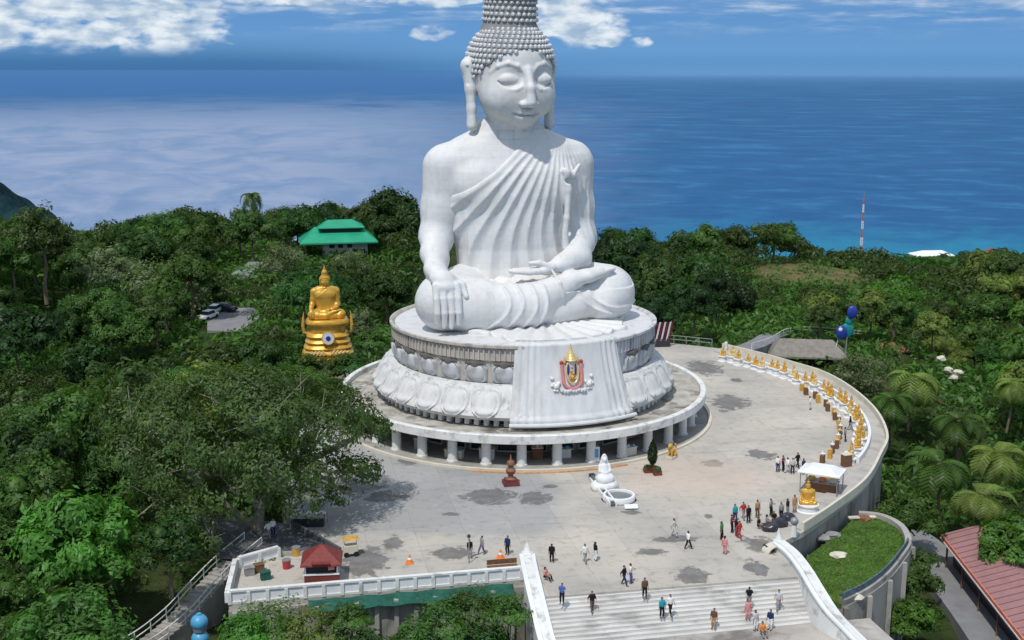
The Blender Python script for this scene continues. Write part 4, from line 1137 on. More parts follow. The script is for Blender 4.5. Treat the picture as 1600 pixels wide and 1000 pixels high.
def tree_px(key, px, pytop, wpx, d, col, label, zs=1.0, rz=None):
    X, Y, Z = atd(px, pytop, d); k = proj(X, Y, Z)[2]
    return add_tree(key, X, Y, Z, wpx/2/k*1.02, col, label, 'trees singled out on the hill' if False else None, rz, zs)
special = [
 ('dense1',112,742,232,89,'bright green','big bright green round tree at the lower left of the photo',1.05),
 ('loose2',60,305,120,205,'dark olive','loose open tree with gaps against the sea at the far left edge',1.1),
 ('dense1',216,330,56,270,'very dark','small very dark round tree on the skyline left of the tall palm',1.0),
 ('palm1',393,296,62,262,'mid green','tall palm standing above the skyline left of the green roof',1.3),
 ('dense2',618,288,112,272,'deep green','tall dark domed tree beside the green roof and the great statue\'s shoulder',1.0),
 ('dense1',988,348,130,236,'very dark','large very dark dome shaped tree behind the great statue\'s left knee',1.15),
 ('dense2',1098,347,80,285,'mid green','rounded light green tree on the ridge left of the umbrella shaped tree',1.0),
 ('dense1',1148,341,86,288,'dark olive','olive round tree on the ridge between two lighter trees',1.0),
 ('spread',1212,340,84,292,'mid green','umbrella shaped tree on the ridge above the dry meadow',1.0),
 ('dense3',1090,392,120,222,'deep green','broad deep green tree above the footpath right of the statue',1.2),
 ('dense1',1140,410,100,212,'very dark','broad dark tree overhanging the footpath',1.3),
 ('loose',440,372,92,226,'greyish','grey half bare tree left of the green roofed building',1.0),
 ('loose',545,386,70,238,'greyish','small grey bare tree in front of the green roofed building',1.0),
 ('loose',265,395,140,205,'greyish','wide greyish half bare tree on the middle of the left slope',1.0),
 ('loose2',170,372,110,215,'greyish','greyish feathery tree below the headland on the left slope',1.0),
 ('loose',1342,545,100,160,'greyish','pale grey twiggy tree right of the grey pavilion',1.0),
 ('loose2',325,538,220,112,'yellowish green','yellowish flowering tree left of the golden statue',1.0),
 ('loose2',205,545,190,118,'dark olive','olive feathery tree left of the yellowish flowering tree',1.0),
 ('dense3',90,600,170,112,'mid green','mid green lumpy tree above the bright green round tree',1.0),
 ('dense2',45,655,150,104,'deep green','deep green domed tree at the left edge above the bright tree',1.0),
 ('dense3',20,470,150,150,'very dark','very dark tree at the left edge halfway down the slope',1.0),
 ('dense2',260,800,120,86,'deep green','dark tree between the bright green tree and the railed steps',.9),
 ('loose2',90,905,230,76,'mid green','pale green twiggy tree in the bottom left corner',.8),
 ('palm2',1432,572,120,150,'yellowish green','big palm right of the golden figure row',.9),
 ('palm1',1500,640,130,134,'mid green','palm in the middle of the right hand palm grove',.9),
 ('palm2',1470,700,150,122,'mid green','palm nearest the curved parapet on the right',.9),
 ('palm1',1560,690,150,122,'yellowish green','palm at the right edge of the photo above the pink roof',.9),
 ('palm2',1535,755,140,112,'yellowish green','palm with brown drooping fronds right above the pink roof',.8),
 ('palm1',1395,610,110,144,'mid green','palm just outside the curved parapet',.9),
 ('dense1',1590,790,130,104,'bright green','bright round tree at the right edge beside the pink roof',1.0),
 ('dense3',1425,770,110,112,'mid green','mid green lumpy tree between grass terrace and road',1.0),
 ('dense2',1430,850,100,100,'mid green','mid green tree standing left of the grey road',1.0),
 ('dense1',1425,925,96,94,'bright green','bright green tree at the foot of the round retaining wall',1.0),
]
for a in special: tree_px(a[0], a[1], a[2], a[3], a[4], a[5], a[6], a[7])

# the great spreading tree beside the terrace, with its limbs showing
def great_tree():
    bx_, by_ = -24.2, -37.0; g = -.8
    root = thing('great_spreading_tree', 'huge dark spreading tree with bent pale trunk overhanging the left side of the terrace', 'tree', (bx_, by_, g))
    rng = np.random.default_rng(5); C = []
    # lobes: (px,py,depth,radius m)
    L = [(400,600,100,3.3),(470,612,101,3.0),(330,610,100,3.6),(540,632,103,2.5),(270,660,98,3.4),(420,640,97,4.0),(500,650,99,3.6),(350,680,96,4.0),(565,665,104,2.4),(220,700,98,3.4),(290,720,95,3.6),
         (430,715,95,3.6),(500,720,98,3.0),(560,725,103,1.9),(370,760,94,3.0),(300,790,94,2.6),(245,770,95,2.8),(470,770,97,2.2),(585,655,106,1.4),(540,760,102,1.6),(345,592,104,2.5),(450,590,104,2.3),(388,588,104,2.2),(270,610,103,2.6),(520,606,106,2.0),(330,830,93,1.7),(205,640,101,3.0)]
    for px, py, d, r in L:
        X, Y, Z = atd(px, py+12, d); C.append((X-bx_, Y-by_, Z-g, r))
    Vs = []; Qs = []; off = 0
    for ci, c in enumerate(C):
        k = int(1750*c[3]**1.6/4); N = rng.normal(0, 1, (k, 3)); N[:, 2] = np.abs(N[:, 2])*1.1-.5; N /= np.linalg.norm(N, axis=1)[:, None]
        clump = 1+.25*np.sin(N[:,0]*6+ci)*np.sin(N[:,1]*7)*np.sin(N[:,2]*6+ci)
        P = np.array(c[:3])+N*(c[3]*clump*(1-np.abs(rng.normal(0,.16,k)))+rng.exponential(.12,k))[:, None]*np.array([1.08,1.08,.75])
        P, N = ragged(P, N, .95, 1.0, rng, 2.0)
        V, Q = quads(P, N*1.4+np.array([0,0,.3]), .21, rng); Vs.append(V); Qs.append(Q+off); off += len(V)
        # hanging outer sprays
    mesh_np('crown', np.concatenate(Vs), np.concatenate(Qs), F['brown green'], root)
    mb = MB(); rnd = random.Random(3)
    t0 = [(0,0,-2),(1.0,.4,.8),(1.3,.6,2.6),(2.2,.8,4.2)]
    for k in range(3): mb.cone(t0[k], t0[k+1], .62-.09*k, .53-.09*k, 10)
    hubs = [((2.2,.8,4.2),(4.6,1.2,6.2)),((1.3,.6,2.6),(-.8,.6,5.5)),((2.2,.8,4.2),(1.5,1.5,7.5)),((1.0,.4,.8),(-3.4,1.0,4.2))]
    for a, b_ in hubs: mb.cone(a, b_, .34, .24, 8)
    H2 = [h[1] for h in hubs]
    for c in C:
        h = min(H2, key=lambda q: sum((q[j]-c[j])**2 for j in range(3)))
        mid = tuple(h[j]*.5+c[j]*.5+rnd.uniform(-.6,.6) for j in range(3))
        mb.cone(h, mid, .24, .16, 6).cone(mid, c[:3], .16, .08, 5)
        for q in range(4):
            e = tuple(c[j]+rnd.uniform(-1,1)*c[3]*.9 for j in range(3)); mb.cone(c[:3], e, .07, .02, 4)
    mb.build('trunk', 'palebark', root, smooth=True)
great_tree()

SKY = ([0,60,90,130,200,270,340,395,480,560,590,640,665,700,900,930,990,1040,1080,1150,1230,1250,1330,1360,1420,1500,1600],
       [325,338,362,352,335,312,322,312,310,312,292,286,302,330,350,352,347,370,346,340,342,378,388,380,393,388,386])
LB = ([540,560,600,640,700,760,800,830,860,900,1010],[545,545,560,575,585,535,510,430,390,362,356])
RB = ([540,575,600,650,700,760,800,870,1010],[1146,1246,1318,1376,1386,1362,1402,1408,1408])
prot = [(466,412,560,552,161),(462,332,594,402,262),(306,484,398,522,192),(372,402,402,446,228),(1196,524,1318,588,176),(1128,488,1246,552,200),(1296,466,1348,540,170),(1182,402,1336,438,292),(1362,526,1412,560,188),
        (1470,836,1600,1000,118),(1448,880,1530,1000,118),(215,852,395,955,100),(1334,300,1360,384,400),(1010,496,1048,546,175),(590,460,700,600,200),(925,440,1100,600,160),(360,860,560,1000,100),(296,958,330,1000,100),(1466,560,1520,600,190),(1420,397,1492,412,1400),(558,450,600,545,160),(400,830,560,1000,110)]
def ok_tree(px, ytop, rpx, hpx, d):
    for fx in (-.85,-.4,0,.4,.85):
        for fy in (0,.35,.7,1.0):
            x = px+fx*rpx; y = ytop+fy*hpx
            if abs(fx) > .8 and fy < .3: continue
            if 545 < y < 1005 and d < 172 and np.interp(y, *LB) < x < np.interp(y, *RB): return False
            if 700 < y and np.interp(y, *LB) < x < np.interp(y, *RB): return False
    for x0, y0, x1, y1, dd in prot:
        if d < dd and px+rpx*.9 > x0 and px-rpx*.9 < x1 and ytop+hpx > y0 and ytop < y1: return False
    return True
cand = []; rng = np.random.default_rng(21)
pts = []
def inside(P, poly):
    x, y = P[:,0], P[:,1]; c = np.zeros(len(P), bool); n = len(poly)
    for i in range(n):
        x1, y1 = poly[i][:2]; x2, y2 = poly[(i+1) % n][:2]
        c ^= ((y1 > y) != (y2 > y)) & (x < (x2-x1)*(y-y1)/((y2-y1) if y2 != y1 else 1e-9)+x1)
    return c
PLX = [(x*1.05, y*1.05) for x, y in PL]
def far_enough(x, y, r):
    for (a, b_, q) in pts:
        if (a-x)**2+(b_-y)**2 < ((r+q)*.54)**2: return False
    return True
for a in special:
    X, Y, Z = atd(a[1], a[2], a[4]); pts.append((X, Y, a[3]/2/proj(X, Y, Z)[2]))
n_t = 0; tries = 0
sel = []
while n_t < 440 and tries < 30000:
    tries += 1
    d = 62+ (rng.random()**.75)*300
    px = rng.uniform(-60, 1660)
    if 640 < px < 940: continue
    X = CX+(px-800)/FPX*(d*1.03); Y = d-D
    if px > 1000: d2 = d
    r = rng.uniform(3.0, 5.2) if d < 200 else rng.uniform(3.4, 6.2)
    g = tz(X, Y)
    rr_ = math.hypot(X, Y)
    if rr_ < 27 or inside(np.array([[X, Y]]), PLX)[0]: continue
    if math.hypot(X+26.3, Y-26) < 5.5+r*.7: continue
    if -36 < X < -10 and -54 < Y < 40 and math.hypot(X+24, Y+36) < 12: continue
    h = r*rng.uniform(1.9, 2.5)+1
    if not far_enough(X, Y, r): continue
    ztop = g+h
    px, py, k = proj(X, Y, ztop)
    sk = np.interp(px, *SKY)
    if py < sk:
        ztop -= (sk-py+rng.uniform(0, 7))/k; h = ztop-g
        if h < r*.9: continue
        px, py, k = proj(X, Y, ztop)
    if py > 1010: continue
    if not ok_tree(px, py, r*k, min(h*.85, r*1.7)*k, d): 
        r *= .62; h *= .65; ztop = g+h; px, py, k = proj(X, Y, ztop)
        if py < np.interp(px, *SKY) or not ok_tree(px, py, r*k, h*.8*k, d): continue
    pts.append((X, Y, r)); sel.append((d, X, Y, ztop, r, px, py)); n_t += 1
sel.sort(key=lambda q: -q[4]/q[0])
print('trees', len(sel), 'tries', tries)
for i, (d, X, Y, ztop, r, px, py) in enumerate(sel[:262]):
    if px < 800:
        col = rng.choice(['deep green','deep green','dark olive','dark olive','mid green','very dark','greyish'], p=[.22,.12,.22,.10,.16,.12,.06]) if py < 560 else rng.choice(['mid green','deep green','dark olive','bright green'], p=[.4,.3,.2,.1])
        key = rng.choice(['dense1','dense2','dense3','spread','loose2','loose'], p=[.25,.2,.2,.13,.14,.08])
    else:
        if px > 1330 and 520 < py < 800: key = rng.choice(['dense1','dense3','palm1','palm2','loose2'], p=[.25,.2,.25,.2,.1])
        else: key = rng.choice(['dense1','dense2','dense3','spread','loose2'], p=[.3,.2,.25,.15,.10])
        col = rng.choice(['mid green','yellowish green','bright green','dark olive','deep green'], p=[.34,.27,.20,.11,.08]) if px > 1180 else rng.choice(['deep green','very dark','dark olive'])
        if d > 240 and px > 1230: col = rng.choice(['dark olive','mid green','yellowish green'])
    add_tree(str(key), X, Y, ztop, r*(.8 if 'palm' in key else 1), str(col))
# the rest of the wood, the coast wood and the undergrowth: leaf masses nobody could count
def leaf_mass(name, pos, rad, per, size, m, label, seed, cat='woodland', zf=.8):
    rng = np.random.default_rng(seed); n = len(pos)
    P = np.repeat(pos, per, 0); R_ = np.repeat(rad, per)
    N = rng.normal(0, 1, (len(P), 3)); N[:, 2] = np.abs(N[:, 2]); N /= np.linalg.norm(N, axis=1)[:, None]
    P = P+N*(R_*rng.uniform(.7, 1.1, len(P)))[:, None]*np.array([1,1,zf])
    V, Q = quads(P, N, size*R_, rng)
    return tag(mesh_np(name, V, Q, m), label, cat, kind='stuff')
if len(sel) > 262:
    a = np.array([(q[1], q[2], q[3]-q[4]*.8) for q in sel[262:]]); leaf_mass('far_wood', a, np.array([q[4] for q in sel[262:]]), 260, .16, F['dark olive'], 'woodland filling the gaps between the larger trees', 2)
# undergrowth
P = []; 
Xs = rng.uniform(-130, 170, 42000); dd = 55+rng.random(42000)**.8*330; Ys = dd-D
pxs = 800+(Xs-CX)/(dd*1.03)*FPX
keep = (pxs > -80) & (pxs < 1680) & (((pxs < 660) | (pxs > 930))) & (np.hypot(Xs, Ys) > 23) & ~inside(np.stack([Xs, Ys], 1), PLX) & (np.hypot(Xs+26.3, Ys-26) > 6) & ~((Xs > -36) & (Xs < 2) & (Ys < -36) & (Ys > -56)) & ~((Xs > 10) & (Xs < 36) & (Ys < -30) & (Ys > -62)) & ~((Xs > 34) & (Xs < 60) & (Ys < -8) & (Ys > -60))
mdx, mdy, _ = atd(1255, 415, 290)
keep &= ~((np.abs(Xs-mdx) < 15) & (np.abs(Ys-mdy) < 24) & (rng.random(len(Xs)) < .8))
rx_, ry_ = atd(352, 508, 188)[:2]; keep &= ~(np.hypot(Xs-rx_, (Ys-ry_)*.5) < 4.5)
Xs, Ys = Xs[keep], Ys[keep]; Zs = terr(Xs, Ys)
leaf_mass('undergrowth', np.stack([Xs, Ys, Zs], 1), rng.uniform(.6, 2.4, len(Xs)), 10, .30, F['mid green'], 'bushes and undergrowth covering the hillside', 4, 'undergrowth', .9)
# coast plain wood on the right
n_ = 3600; Xs = rng.uniform(90, 1500, n_); dd = rng.uniform(430, 2420, n_); Ys = dd-D
pxs = 800+(Xs-CX)/dd*FPX; k_ = (pxs > 1150) & (pxs < 1660); Xs, Ys, dd = Xs[k_], Ys[k_], dd[k_]; rad = rng.uniform(5, 11, len(Xs))*(1+dd/4000)
leaf_mass('coast_wood', np.stack([Xs, Ys, terr(Xs, Ys)+2], 1), rad, 46, .26, F['deep green'], 'distant wood on the coastal plain before the beach', 5)
# woods beyond the frame's sides and behind the great statue
n_ = 2600; Xs = rng.uniform(-330, 330, n_); dd = rng.uniform(60, 345, n_); Ys = dd-D; pxs = 800+(Xs-CX)/(dd*1.03)*FPX
k_ = ((pxs < -90) | (pxs > 1700) | ((pxs > 655) & (pxs < 925) & (dd < 290))) & ~inside(np.stack([Xs, Ys], 1), PLX) & (np.hypot(Xs, Ys) > 28) & ~((pxs > 600) & (pxs < 1000) & (dd < 175)) & ~((Xs > 20) & (Xs < 66) & (Ys < -5) & (Ys > -75)) & ~((Xs > -45) & (Xs < 30) & (Ys < -30))
Xs, Ys = Xs[k_], Ys[k_]; leaf_mass('side_wood', np.stack([Xs, Ys, terr(Xs, Ys)+2.5], 1), rng.uniform(3.5, 6.0, len(Xs)), 130, .10, F['deep green'], 'dense wood covering the hill behind the statue and beyond both sides', 6)
# coconut palms by the shore, each a small thing of its own
for i in range(16):
    px = 1455+i*9.6+rng.uniform(-3, 3); d = 1500+rng.uniform(-250, 250); X = CX+(px-800)/FPX*d*1.0; Y = d-D; g = tz(X, Y)
    ztop = g+rng.uniform(16, 24)
    add_tree('palm2', X, Y, ztop, 9, 'very dark', 'distant dark palm rising from the wood by the shore', 'palms on the shore skyline', None, 1.0)

# ================================================================== GOLDEN STATUES
SMALL_HEAD = True
goldroot = thing('small_golden_figure', None, None)
figure(.32, goldroot, 'gold', 'gold', False)
hair(goldroot, 'ochre', 'gold', 1, 1.5)
SMALL_HEAD = False
goldroot.empty_display_size = .1
# the smaller figures share one light mesh set
PG = Proto(goldroot)
gx, gy = -26.3, 26.0
gb = thing('golden_buddha', 'golden seated Buddha on a tiered golden base among the trees left of the great statue', 'statue', (gx, gy, 5.66), math.radians(10), sc=.205); gb.scale = (.205,.20,.21)
for c in children(goldroot):
    c2 = c.copy(); COL.objects.link(c2); c2.parent = gb
    for x in children(c): x2 = x.copy(); COL.objects.link(x2); x2.parent = c2
base = thing('tiered_pedestal', 'tiered golden lotus base with round white medallion and side finials', 'pedestal', (gx, gy, .1), math.radians(10))
tiers = [(4.15,.0,4.15,.55),(3.9,.55,3.75,.75),(3.85,.75,4.0,1.15),(4.0,1.15,3.5,1.65),(3.45,1.65,3.75,2.0),(3.75,2.0,3.2,2.5),(3.2,2.5,3.5,2.85),(3.5,2.85,2.9,3.35),(2.9,3.35,3.35,3.75),(3.35,3.75,2.85,4.25),(2.8,4.25,2.75,5.3),(3.15,5.3,3.35,5.75),(3.3,5.75,3.1,6.2)]
pr = [(.01,0)]
for r0, z0, r1, z1 in tiers: pr += [(r0, z0), ((r0+r1)/2+.08, (z0+z1)/2), (r1, z1)]
pr.append((.01, 6.2))
tb = MB(); tb.lathe(pr, seg=56, sq=3.0); 
for v in tb.bm.verts: v.co.y *= .8
tb.build('lotus_tiers', 'gold', base, smooth=True)
md_ = MB()
md_.cone((0,-3.0,3.75),(0,-3.35,3.75),.95,.88,24); md_.build('medallion_plate', 'canopy', base)
q = MB(); q.cone((0,-3.33,3.75),(0,-3.42,3.75),.38,.34,16); q.build('medallion_emblem', 'blue', base)
q = MB()
for i in range(24):
    a = 2*math.pi*i/24; q.ball((.95*math.cos(a), -3.3, 3.75+.95*math.sin(a)), .12, 1)
q.build('medallion_rim', 'ochre', base)
for s in (-1,1): 
    q = MB()
    for k in range(5): q.cone((s*(.5+k*.55),-3.05,1.2+.04*k),(s*(1.0+k*.55),-3.0,1.9-.05*k),.30,.12,6)
    q.build('cloth_swag', 'goldpale', base)
for s in (-1, 1):
    q = MB(); q.cone((s*3.6,-.8,4.2),(s*3.75,-.8,5.2),.22,.26,8).cone((s*3.75,-.8,5.2),(s*3.7,-.8,6.4),.28,.16,8).cone((s*3.7,-.8,6.4),(s*3.55,-.8,7.5),.16,.02,8).cone((s*3.0,-.8,4.0),(s*3.6,-.8,4.3),.2,.22,8)
    q.build('flame_finial', 'ochre', base)
base.scale = (.87,.87,.9)
MB().box((gx, gy, -2.45), (7.0, 6.4, 4.96)).build('statue_plinth', 'paving')
tag(bpy.data.objects['statue_plinth'], 'low paved plinth under the golden base among trees', 'plinth')

# the row of golden figures along the curved edge
plr = thing('figure_pedestal', None, None)
q = MB(); q.lathe([(.01,0),(.52,0),(.52,.12),(.42,.18),(.40,.62),(.50,.70),(.50,.80),(.01,.80)], seg=16, sq=4); q.build('plinth', 'canopy', plr)
PP = Proto(plr)
angs = np.linspace(42, -30, 34)
landm = ['nearest the footpath','beside the grey pavilion','by the start of the curve','on the outer bend','facing the arcade','opposite the great pedestal','by the white canopy']
for i, a in enumerate(angs):
    a = math.radians(float(a)); r = 36.7+.25*math.sin(i*2.3)+.028*i; x, y = r*math.cos(a), r*math.sin(a)
    s_ = .038*(1+.12*math.sin(i*1.7))*(1.12 if i > 14 else 1)
    fz = math.atan2(y, x)-math.pi/2
    k = i*7//34
    tone = 'pale gold' if i % 4 == 1 else ('deep gold' if i % 4 == 3 else 'gold')
    PP.place((x, y, 0), fz, f'{ORD[i]} small white plinth of the curved row counting from the footpath', 'plinth', 'white plinths in the curved row', (1.15, 1.15, 1.0+.25*math.sin(i*1.1)))
    mt = M['goldpale'] if i % 4 == 1 else (M['ochre'] if i % 4 == 3 else M['gold'])
    PG.place((x, y, .8*(1.0+.25*math.sin(i*1.1))), fz, f'{ORD[i]} small {tone} seated figure of the curved row counting from the footpath', 'figurine', 'golden figures in the curved row', s_, {'body': mt, 'robe': mt, 'skirt': mt})
# white low wall behind part of the row, and offering stands in front of it
arc = [(38.45*math.cos(math.radians(a)), 38.45*math.sin(math.radians(a))) for a in np.linspace(34, -30, 40)]
tag(MB().wall(arc, .145, .75, .3).build('low_white_wall', 'canopy'), 'low white wall right behind the curved row of golden figures', 'wall')
for i, a in enumerate(np.linspace(15, -32, 17)):
    a = math.radians(float(a)); r = 35.4+.2*math.cos(i*3); x, y = r*math.cos(a), r*math.sin(a)
    tt = thing('offering_stand', f'{ORD[16-i]} small offering stand before the golden row counting from the canopy stall', 'stand', (x, y, 0), a, 'offering stands in front of the golden row')
    MB().box((0,0,.42),(.42,.55,.84),bev=.02).build('cabinet', 'wood' if i % 3 else 'ochre', tt)
    MB().cone((0,0,.84),(0,0,1.0),.16,.24,10).cone((0,0,1.0),(0,0,1.3),.12,.02,8).build('bowl', 'goldpale' if i % 2 else 'canopy', tt)

# canopy stall and big golden figure near it
x, y = at(1283, 768)
st = thing('canopy_stall', 'white canopy stall on posts at the right end of the golden row', 'stall', (x, y, 0), math.radians(-28))
for sx in (-1.7,1.7):
    for sy in (-1.2,1.2): MB().cone((sx,sy,0),(sx,sy,2.0),.05,.05,6).build('post', 'metal', st)
q = MB(); q.box((0,0,2.05),(3.9,2.9,.10)); q.box((0,0,2.3),(3.6,2.6,.42),taper=.55); q.build('canopy', 'canopy', st)
MB().box((0,.3,.45),(2.8,1.2,.9),bev=.03).build('counter', 'wood', st); MB().box((0,.3,.93),(3.0,1.4,.06)).build('counter_top', 'metal', st)
for k, (ox, c_) in enumerate(((-1.0,'ochre'),(0,'orange'),(1.0,'cream'))): MB().box((ox,.25,1.12),(.6,.5,.34),bev=.04).build('goods', c_, st)
x, y = at(1262, 800)
tt = thing('drum_plinth', 'round white drum plinth under the larger golden figure beside the canopy stall', 'plinth', (x, y, 0))
MB().lathe([(.01,0),(1.0,0),(1.0,.15),(.85,.22),(.85,.62),(.95,.7),(.95,.78),(.01,.78)], seg=24).build('drum', 'canopy', tt)
PG.place((x, y, .78), math.radians(-10), 'larger golden seated figure on a round white drum beside the canopy stall', 'figurine', None, .066)
for k, (px, py, lab) in enumerate(((1300,752,'orange brown cabinet at the right side of the canopy stall'),(1322,728,'dark brown cabinet at the near end of the golden row'))):
    x, y = at(px, py); tt = thing('wooden_cabinet', lab, 'cabinet', (x, y, 0), .4); MB().box((0,0,.6),(.9,.7,1.2),bev=.03).build('cabinet_body', 'ochre' if k == 0 else 'wood', tt); MB().box((0,0,1.24),(1.0,.8,.08)).build('cabinet_top', 'cream', tt)

# ================================================================== THINGS ON THE TERRACE
x, y = at(944, 764)
wr = thing('rock_pedestal', 'white carved rock base under the white seated figure on the terrace', 'pedestal', (x, y, 0), .2)
q = MB(); q.ball((0,0,.35),(1.35,1.1,.62),3); q.ball((-.75,-.3,.3),(.6,.55,.5),2); q.ball((.8,-.2,.3),(.6,.5,.55),2); q.ball((.2,.5,.6),(.9,.6,.6),2); q.build('rock', 'white', wr, smooth=True)
wg = thing('white_seated_figure', 'white veiled seated figure on the terrace in front of the arcade', 'statue', (x, y, .78), .25)
B = Field((-1.3,-1.1,-.2), (1.3,1.1,2.9), .05)
B.cap((0,0,.1), (0,.1,1.4), .78, .40, .2); B.chain([(-.45,-.25,.35),(-.15,-.45,.28),(.45,-.25,.35)], [.42,.36,.42], .2)
B.chain([(0,.08,1.4),(0,.05,1.9)], [.30,.16], .12); B.ell((0,0,2.12), (.22,.24,.29), .05)
for s in (-1,1): B.chain([(s*.42,.05,1.55),(s*.5,-.15,1.05),(s*.08,-.42,.95)], [.17,.14,.10], .08)
B.ell((0,-.23,2.08),(.03,.06,.06),.05)
B.mesh('body', 'canopy', wg)
B = Field((-1.2,-1,.5), (1.2,1.1,2.9), .05); B.cap((0,.16,1.2), (0,.12,2.2), .55, .31, .2); B.ell((0,.1,2.42),(.2,.2,.24),.1)
X, Y, Z = B.ax[0][:,None,None], B.ax[1][None,:,None], B.ax[2][None,None,:]; B.F = np.maximum(B.F, (-.02-Y)*1+0*X+0*Z); B.mesh('veil', 'canopy', wg)
a_, b_ = at(926, 752), at(958, 792)
mx_, my_ = (a_[0]+b_[0])/2, (a_[1]+b_[1])/2; L_ = math.hypot(b_[0]-a_[0], b_[1]-a_[1]); an_ = math.atan2(b_[1]-a_[1], b_[0]-a_[0])
tt = thing('ornamental_trough', 'long grey and white sloping trough leading past the white seated figure to the basin', 'trough', (mx_, my_, 0), an_)
MB().box((0,.30,.22),(L_,.14,.44)).build('side_wall', 'canopy', tt); MB().box((0,-.30,.22),(L_,.14,.44)).build('side_wall', 'white', tt)
MB().box((0,0,.15),(L_-.1,.44,.2)).build('trough_bed', 'asphalt', tt)
for k in range(7): MB().box((-L_/2+.5+k*(L_-1)/6,0,.34),(.12,.44,.12)).build('cross_bar', 'metal', tt)
x, y = at(967, 780)
tt = thing('round_basin', 'low round white basin in front of the white seated figure', 'basin', (x, y, 0))
q = MB(); q.lathe([(.01,.10),(1.2,.10),(1.25,.5),(1.45,.5),(1.5,.42),(1.5,0),(1.62,0)], seg=40); q.build('rim', 'canopy', tt, smooth=True)
MB().lathe([(.01,.30),(1.22,.30)], seg=32).build('water', mat('grey_still_water', (.16,.17,.17), .15, .5), tt)
x, y = at(986, 796)
tt = thing('white_notice_board', 'white board lying low on the terrace next to the round basin', 'board', (x, y, 0), .1); MB().box((0,0,.28),(1.2,.08,.45),rot=Matrix.Rotation(-.9,3,'X')).build('panel', 'canopy', tt)
for s in (-.5,.5): MB().box((s,.12,.14),(.06,.3,.28)).build('leg', 'metal', tt)
x, y = at(925, 750)
tt = thing('black_box', 'small black speaker box at the upper end of the sloping trough', 'box', (x, y, 0), .3); MB().box((0,0,.32),(.55,.5,.62),bev=.04).build('case', 'cardark', tt); MB().box((0,-.26,.32),(.42,.02,.46)).build('grille', 'metal', tt)

x, y = at(798, 757)
tt = thing('bronze_lantern', 'tall reddish bronze incense lantern on a square red base in front of the arcade', 'lantern', (x, y, 0), .2)
MB().box((0,0,.2),(1.5,1.3,.4),bev=.04).box((0,0,.5),(1.15,1.0,.22),bev=.03).build('base', 'planter', tt)
MB().lathe([(.01,.6),(.5,.6),(.3,.75),(.24,1.0),(.42,1.15),(.5,1.45),(.36,1.62),(.2,1.7),(.22,2.0),(.40,2.05),(.34,2.3),(.12,2.45),(.10,2.6),(.02,3.0)], seg=20).build('burner', 'bronze', tt, smooth=True)
for a in range(4): MB().cone((.32*math.cos(a*1.57+.8),.32*math.sin(a*1.57+.8),1.62),(.28*math.cos(a*1.57+.8),.28*math.sin(a*1.57+.8),2.1),.04,.04,6).build('handle', 'bronze', tt)

def potted(px, py, h, r, lab, col='deep green'):
    x, y = at(px, py); tt = thing('potted_tree', lab, 'potted tree', (x, y, 0))
    MB().lathe([(.01,.0),(.42,0),(.58,.42),(.64,.5),(.54,.5),(.01,.42)], seg=20).build('pot', 'planter', tt, smooth=True)
    MB().cone((0,0,.4),(0,0,h*.5),.09,.05,6).build('trunk', 'bark', tt)
    rng_ = np.random.default_rng(int(px)); n = 1500; zz = rng_.random(n)**.9; N = rng_.normal(0,1,(n,3)); N[:,2] *= .4; N /= np.linalg.norm(N,axis=1)[:,None]
    P = N*(r*(np.sin(np.clip(zz*1.02+.04,0,1)*math.pi)**.6*(1-.35*zz)*(1-np.abs(rng_.normal(0,.2,n)))))[:,None]; P[:,2] = .75+zz*(h-.75)
    V, Q = quads(P, N, .13, rng_); mesh_np('crown', V, Q, F[col], tt)
potted(1019, 737, 3.3, .62, 'dark conical cypress in a red glazed pot at the right end of the arcade', 'very dark')
for px, py, lab in ((1012,738,'red glazed planter box left of the potted cypress'),(1027,742,'red planter box with flowers right of the potted cypress')):
    x, y = at(px, py); tt = thing('planter_box', lab, 'planter', (x, y, 0), .2); MB().box((0,0,.25),(.8,.6,.5),bev=.04).build('box', 'planter', tt)
    rng_ = np.random.default_rng(int(px)); N = rng_.normal(0,1,(160,3)); N/=np.linalg.norm(N,axis=1)[:,None]; P = N*.38; P[:,2] = np.abs(P[:,2])*.7+.5; V,Q = quads(P,N,.1,rng_); mesh_np('leaves', V, Q, F['mid green'], tt)
def lion(px, py, lab, m, sc, rz):
    x, y = at(px, py); tt = thing('guardian_lion', lab, 'statue', (x, y, 0), rz, sc=sc)
    MB().box((0,0,.15),(1.3,.7,.3),bev=.03).build('base', 'cream', tt)
    B = Field((-1,-.6,.2), (1.1,.6,1.9), .05); B.cap((-.35,0,.6),(.15,0,.95),.30,.27,.15); B.cap((.15,0,.95),(.3,0,1.3),.26,.2,.15); B.ell((.42,0,1.42),(.27,.23,.24),.1); B.ell((.62,0,1.36),(.14,.13,.11),.08)
    for s in (-1,1): B.chain([(.3,s*.15,1.0),(.38,s*.17,.6),(.42,s*.17,.33)],[.13,.09,.10],.08); B.chain([(-.35,s*.2,.55),(-.1,s*.24,.42),(-.15,s*.22,.33)],[.2,.13,.10],.1); B.ell((.32,s*.15,1.62),(.06,.04,.09),.05)
    B.chain([(-.6,0,.6),(-.8,0,1.0),(-.65,0,1.35)],[.08,.09,.10],.05); B.mesh('body', m, tt)
lion(1050, 716, 'small golden lion figure on the terrace beyond the potted cypress', 'ochre', 1.0, -2.2)
lion(975, 708, 'small reddish lion figure behind the white seated figure', 'bronze', .9, -1.8)
x, y = at(931, 722)
tt = thing('blue_white_sign', 'upright white sign with a blue panel standing by an arcade column', 'sign', (x, y, 0), .1); MB().box((0,0,.85),(.75,.08,1.5),bev=.02).build('board', 'canopy', tt); MB().box((0,-.05,.95),(.5,.02,.9)).build('panel', 'skyblue', tt); MB().box((0,0,.05),(.8,.4,.1)).build('foot', 'metal', tt)
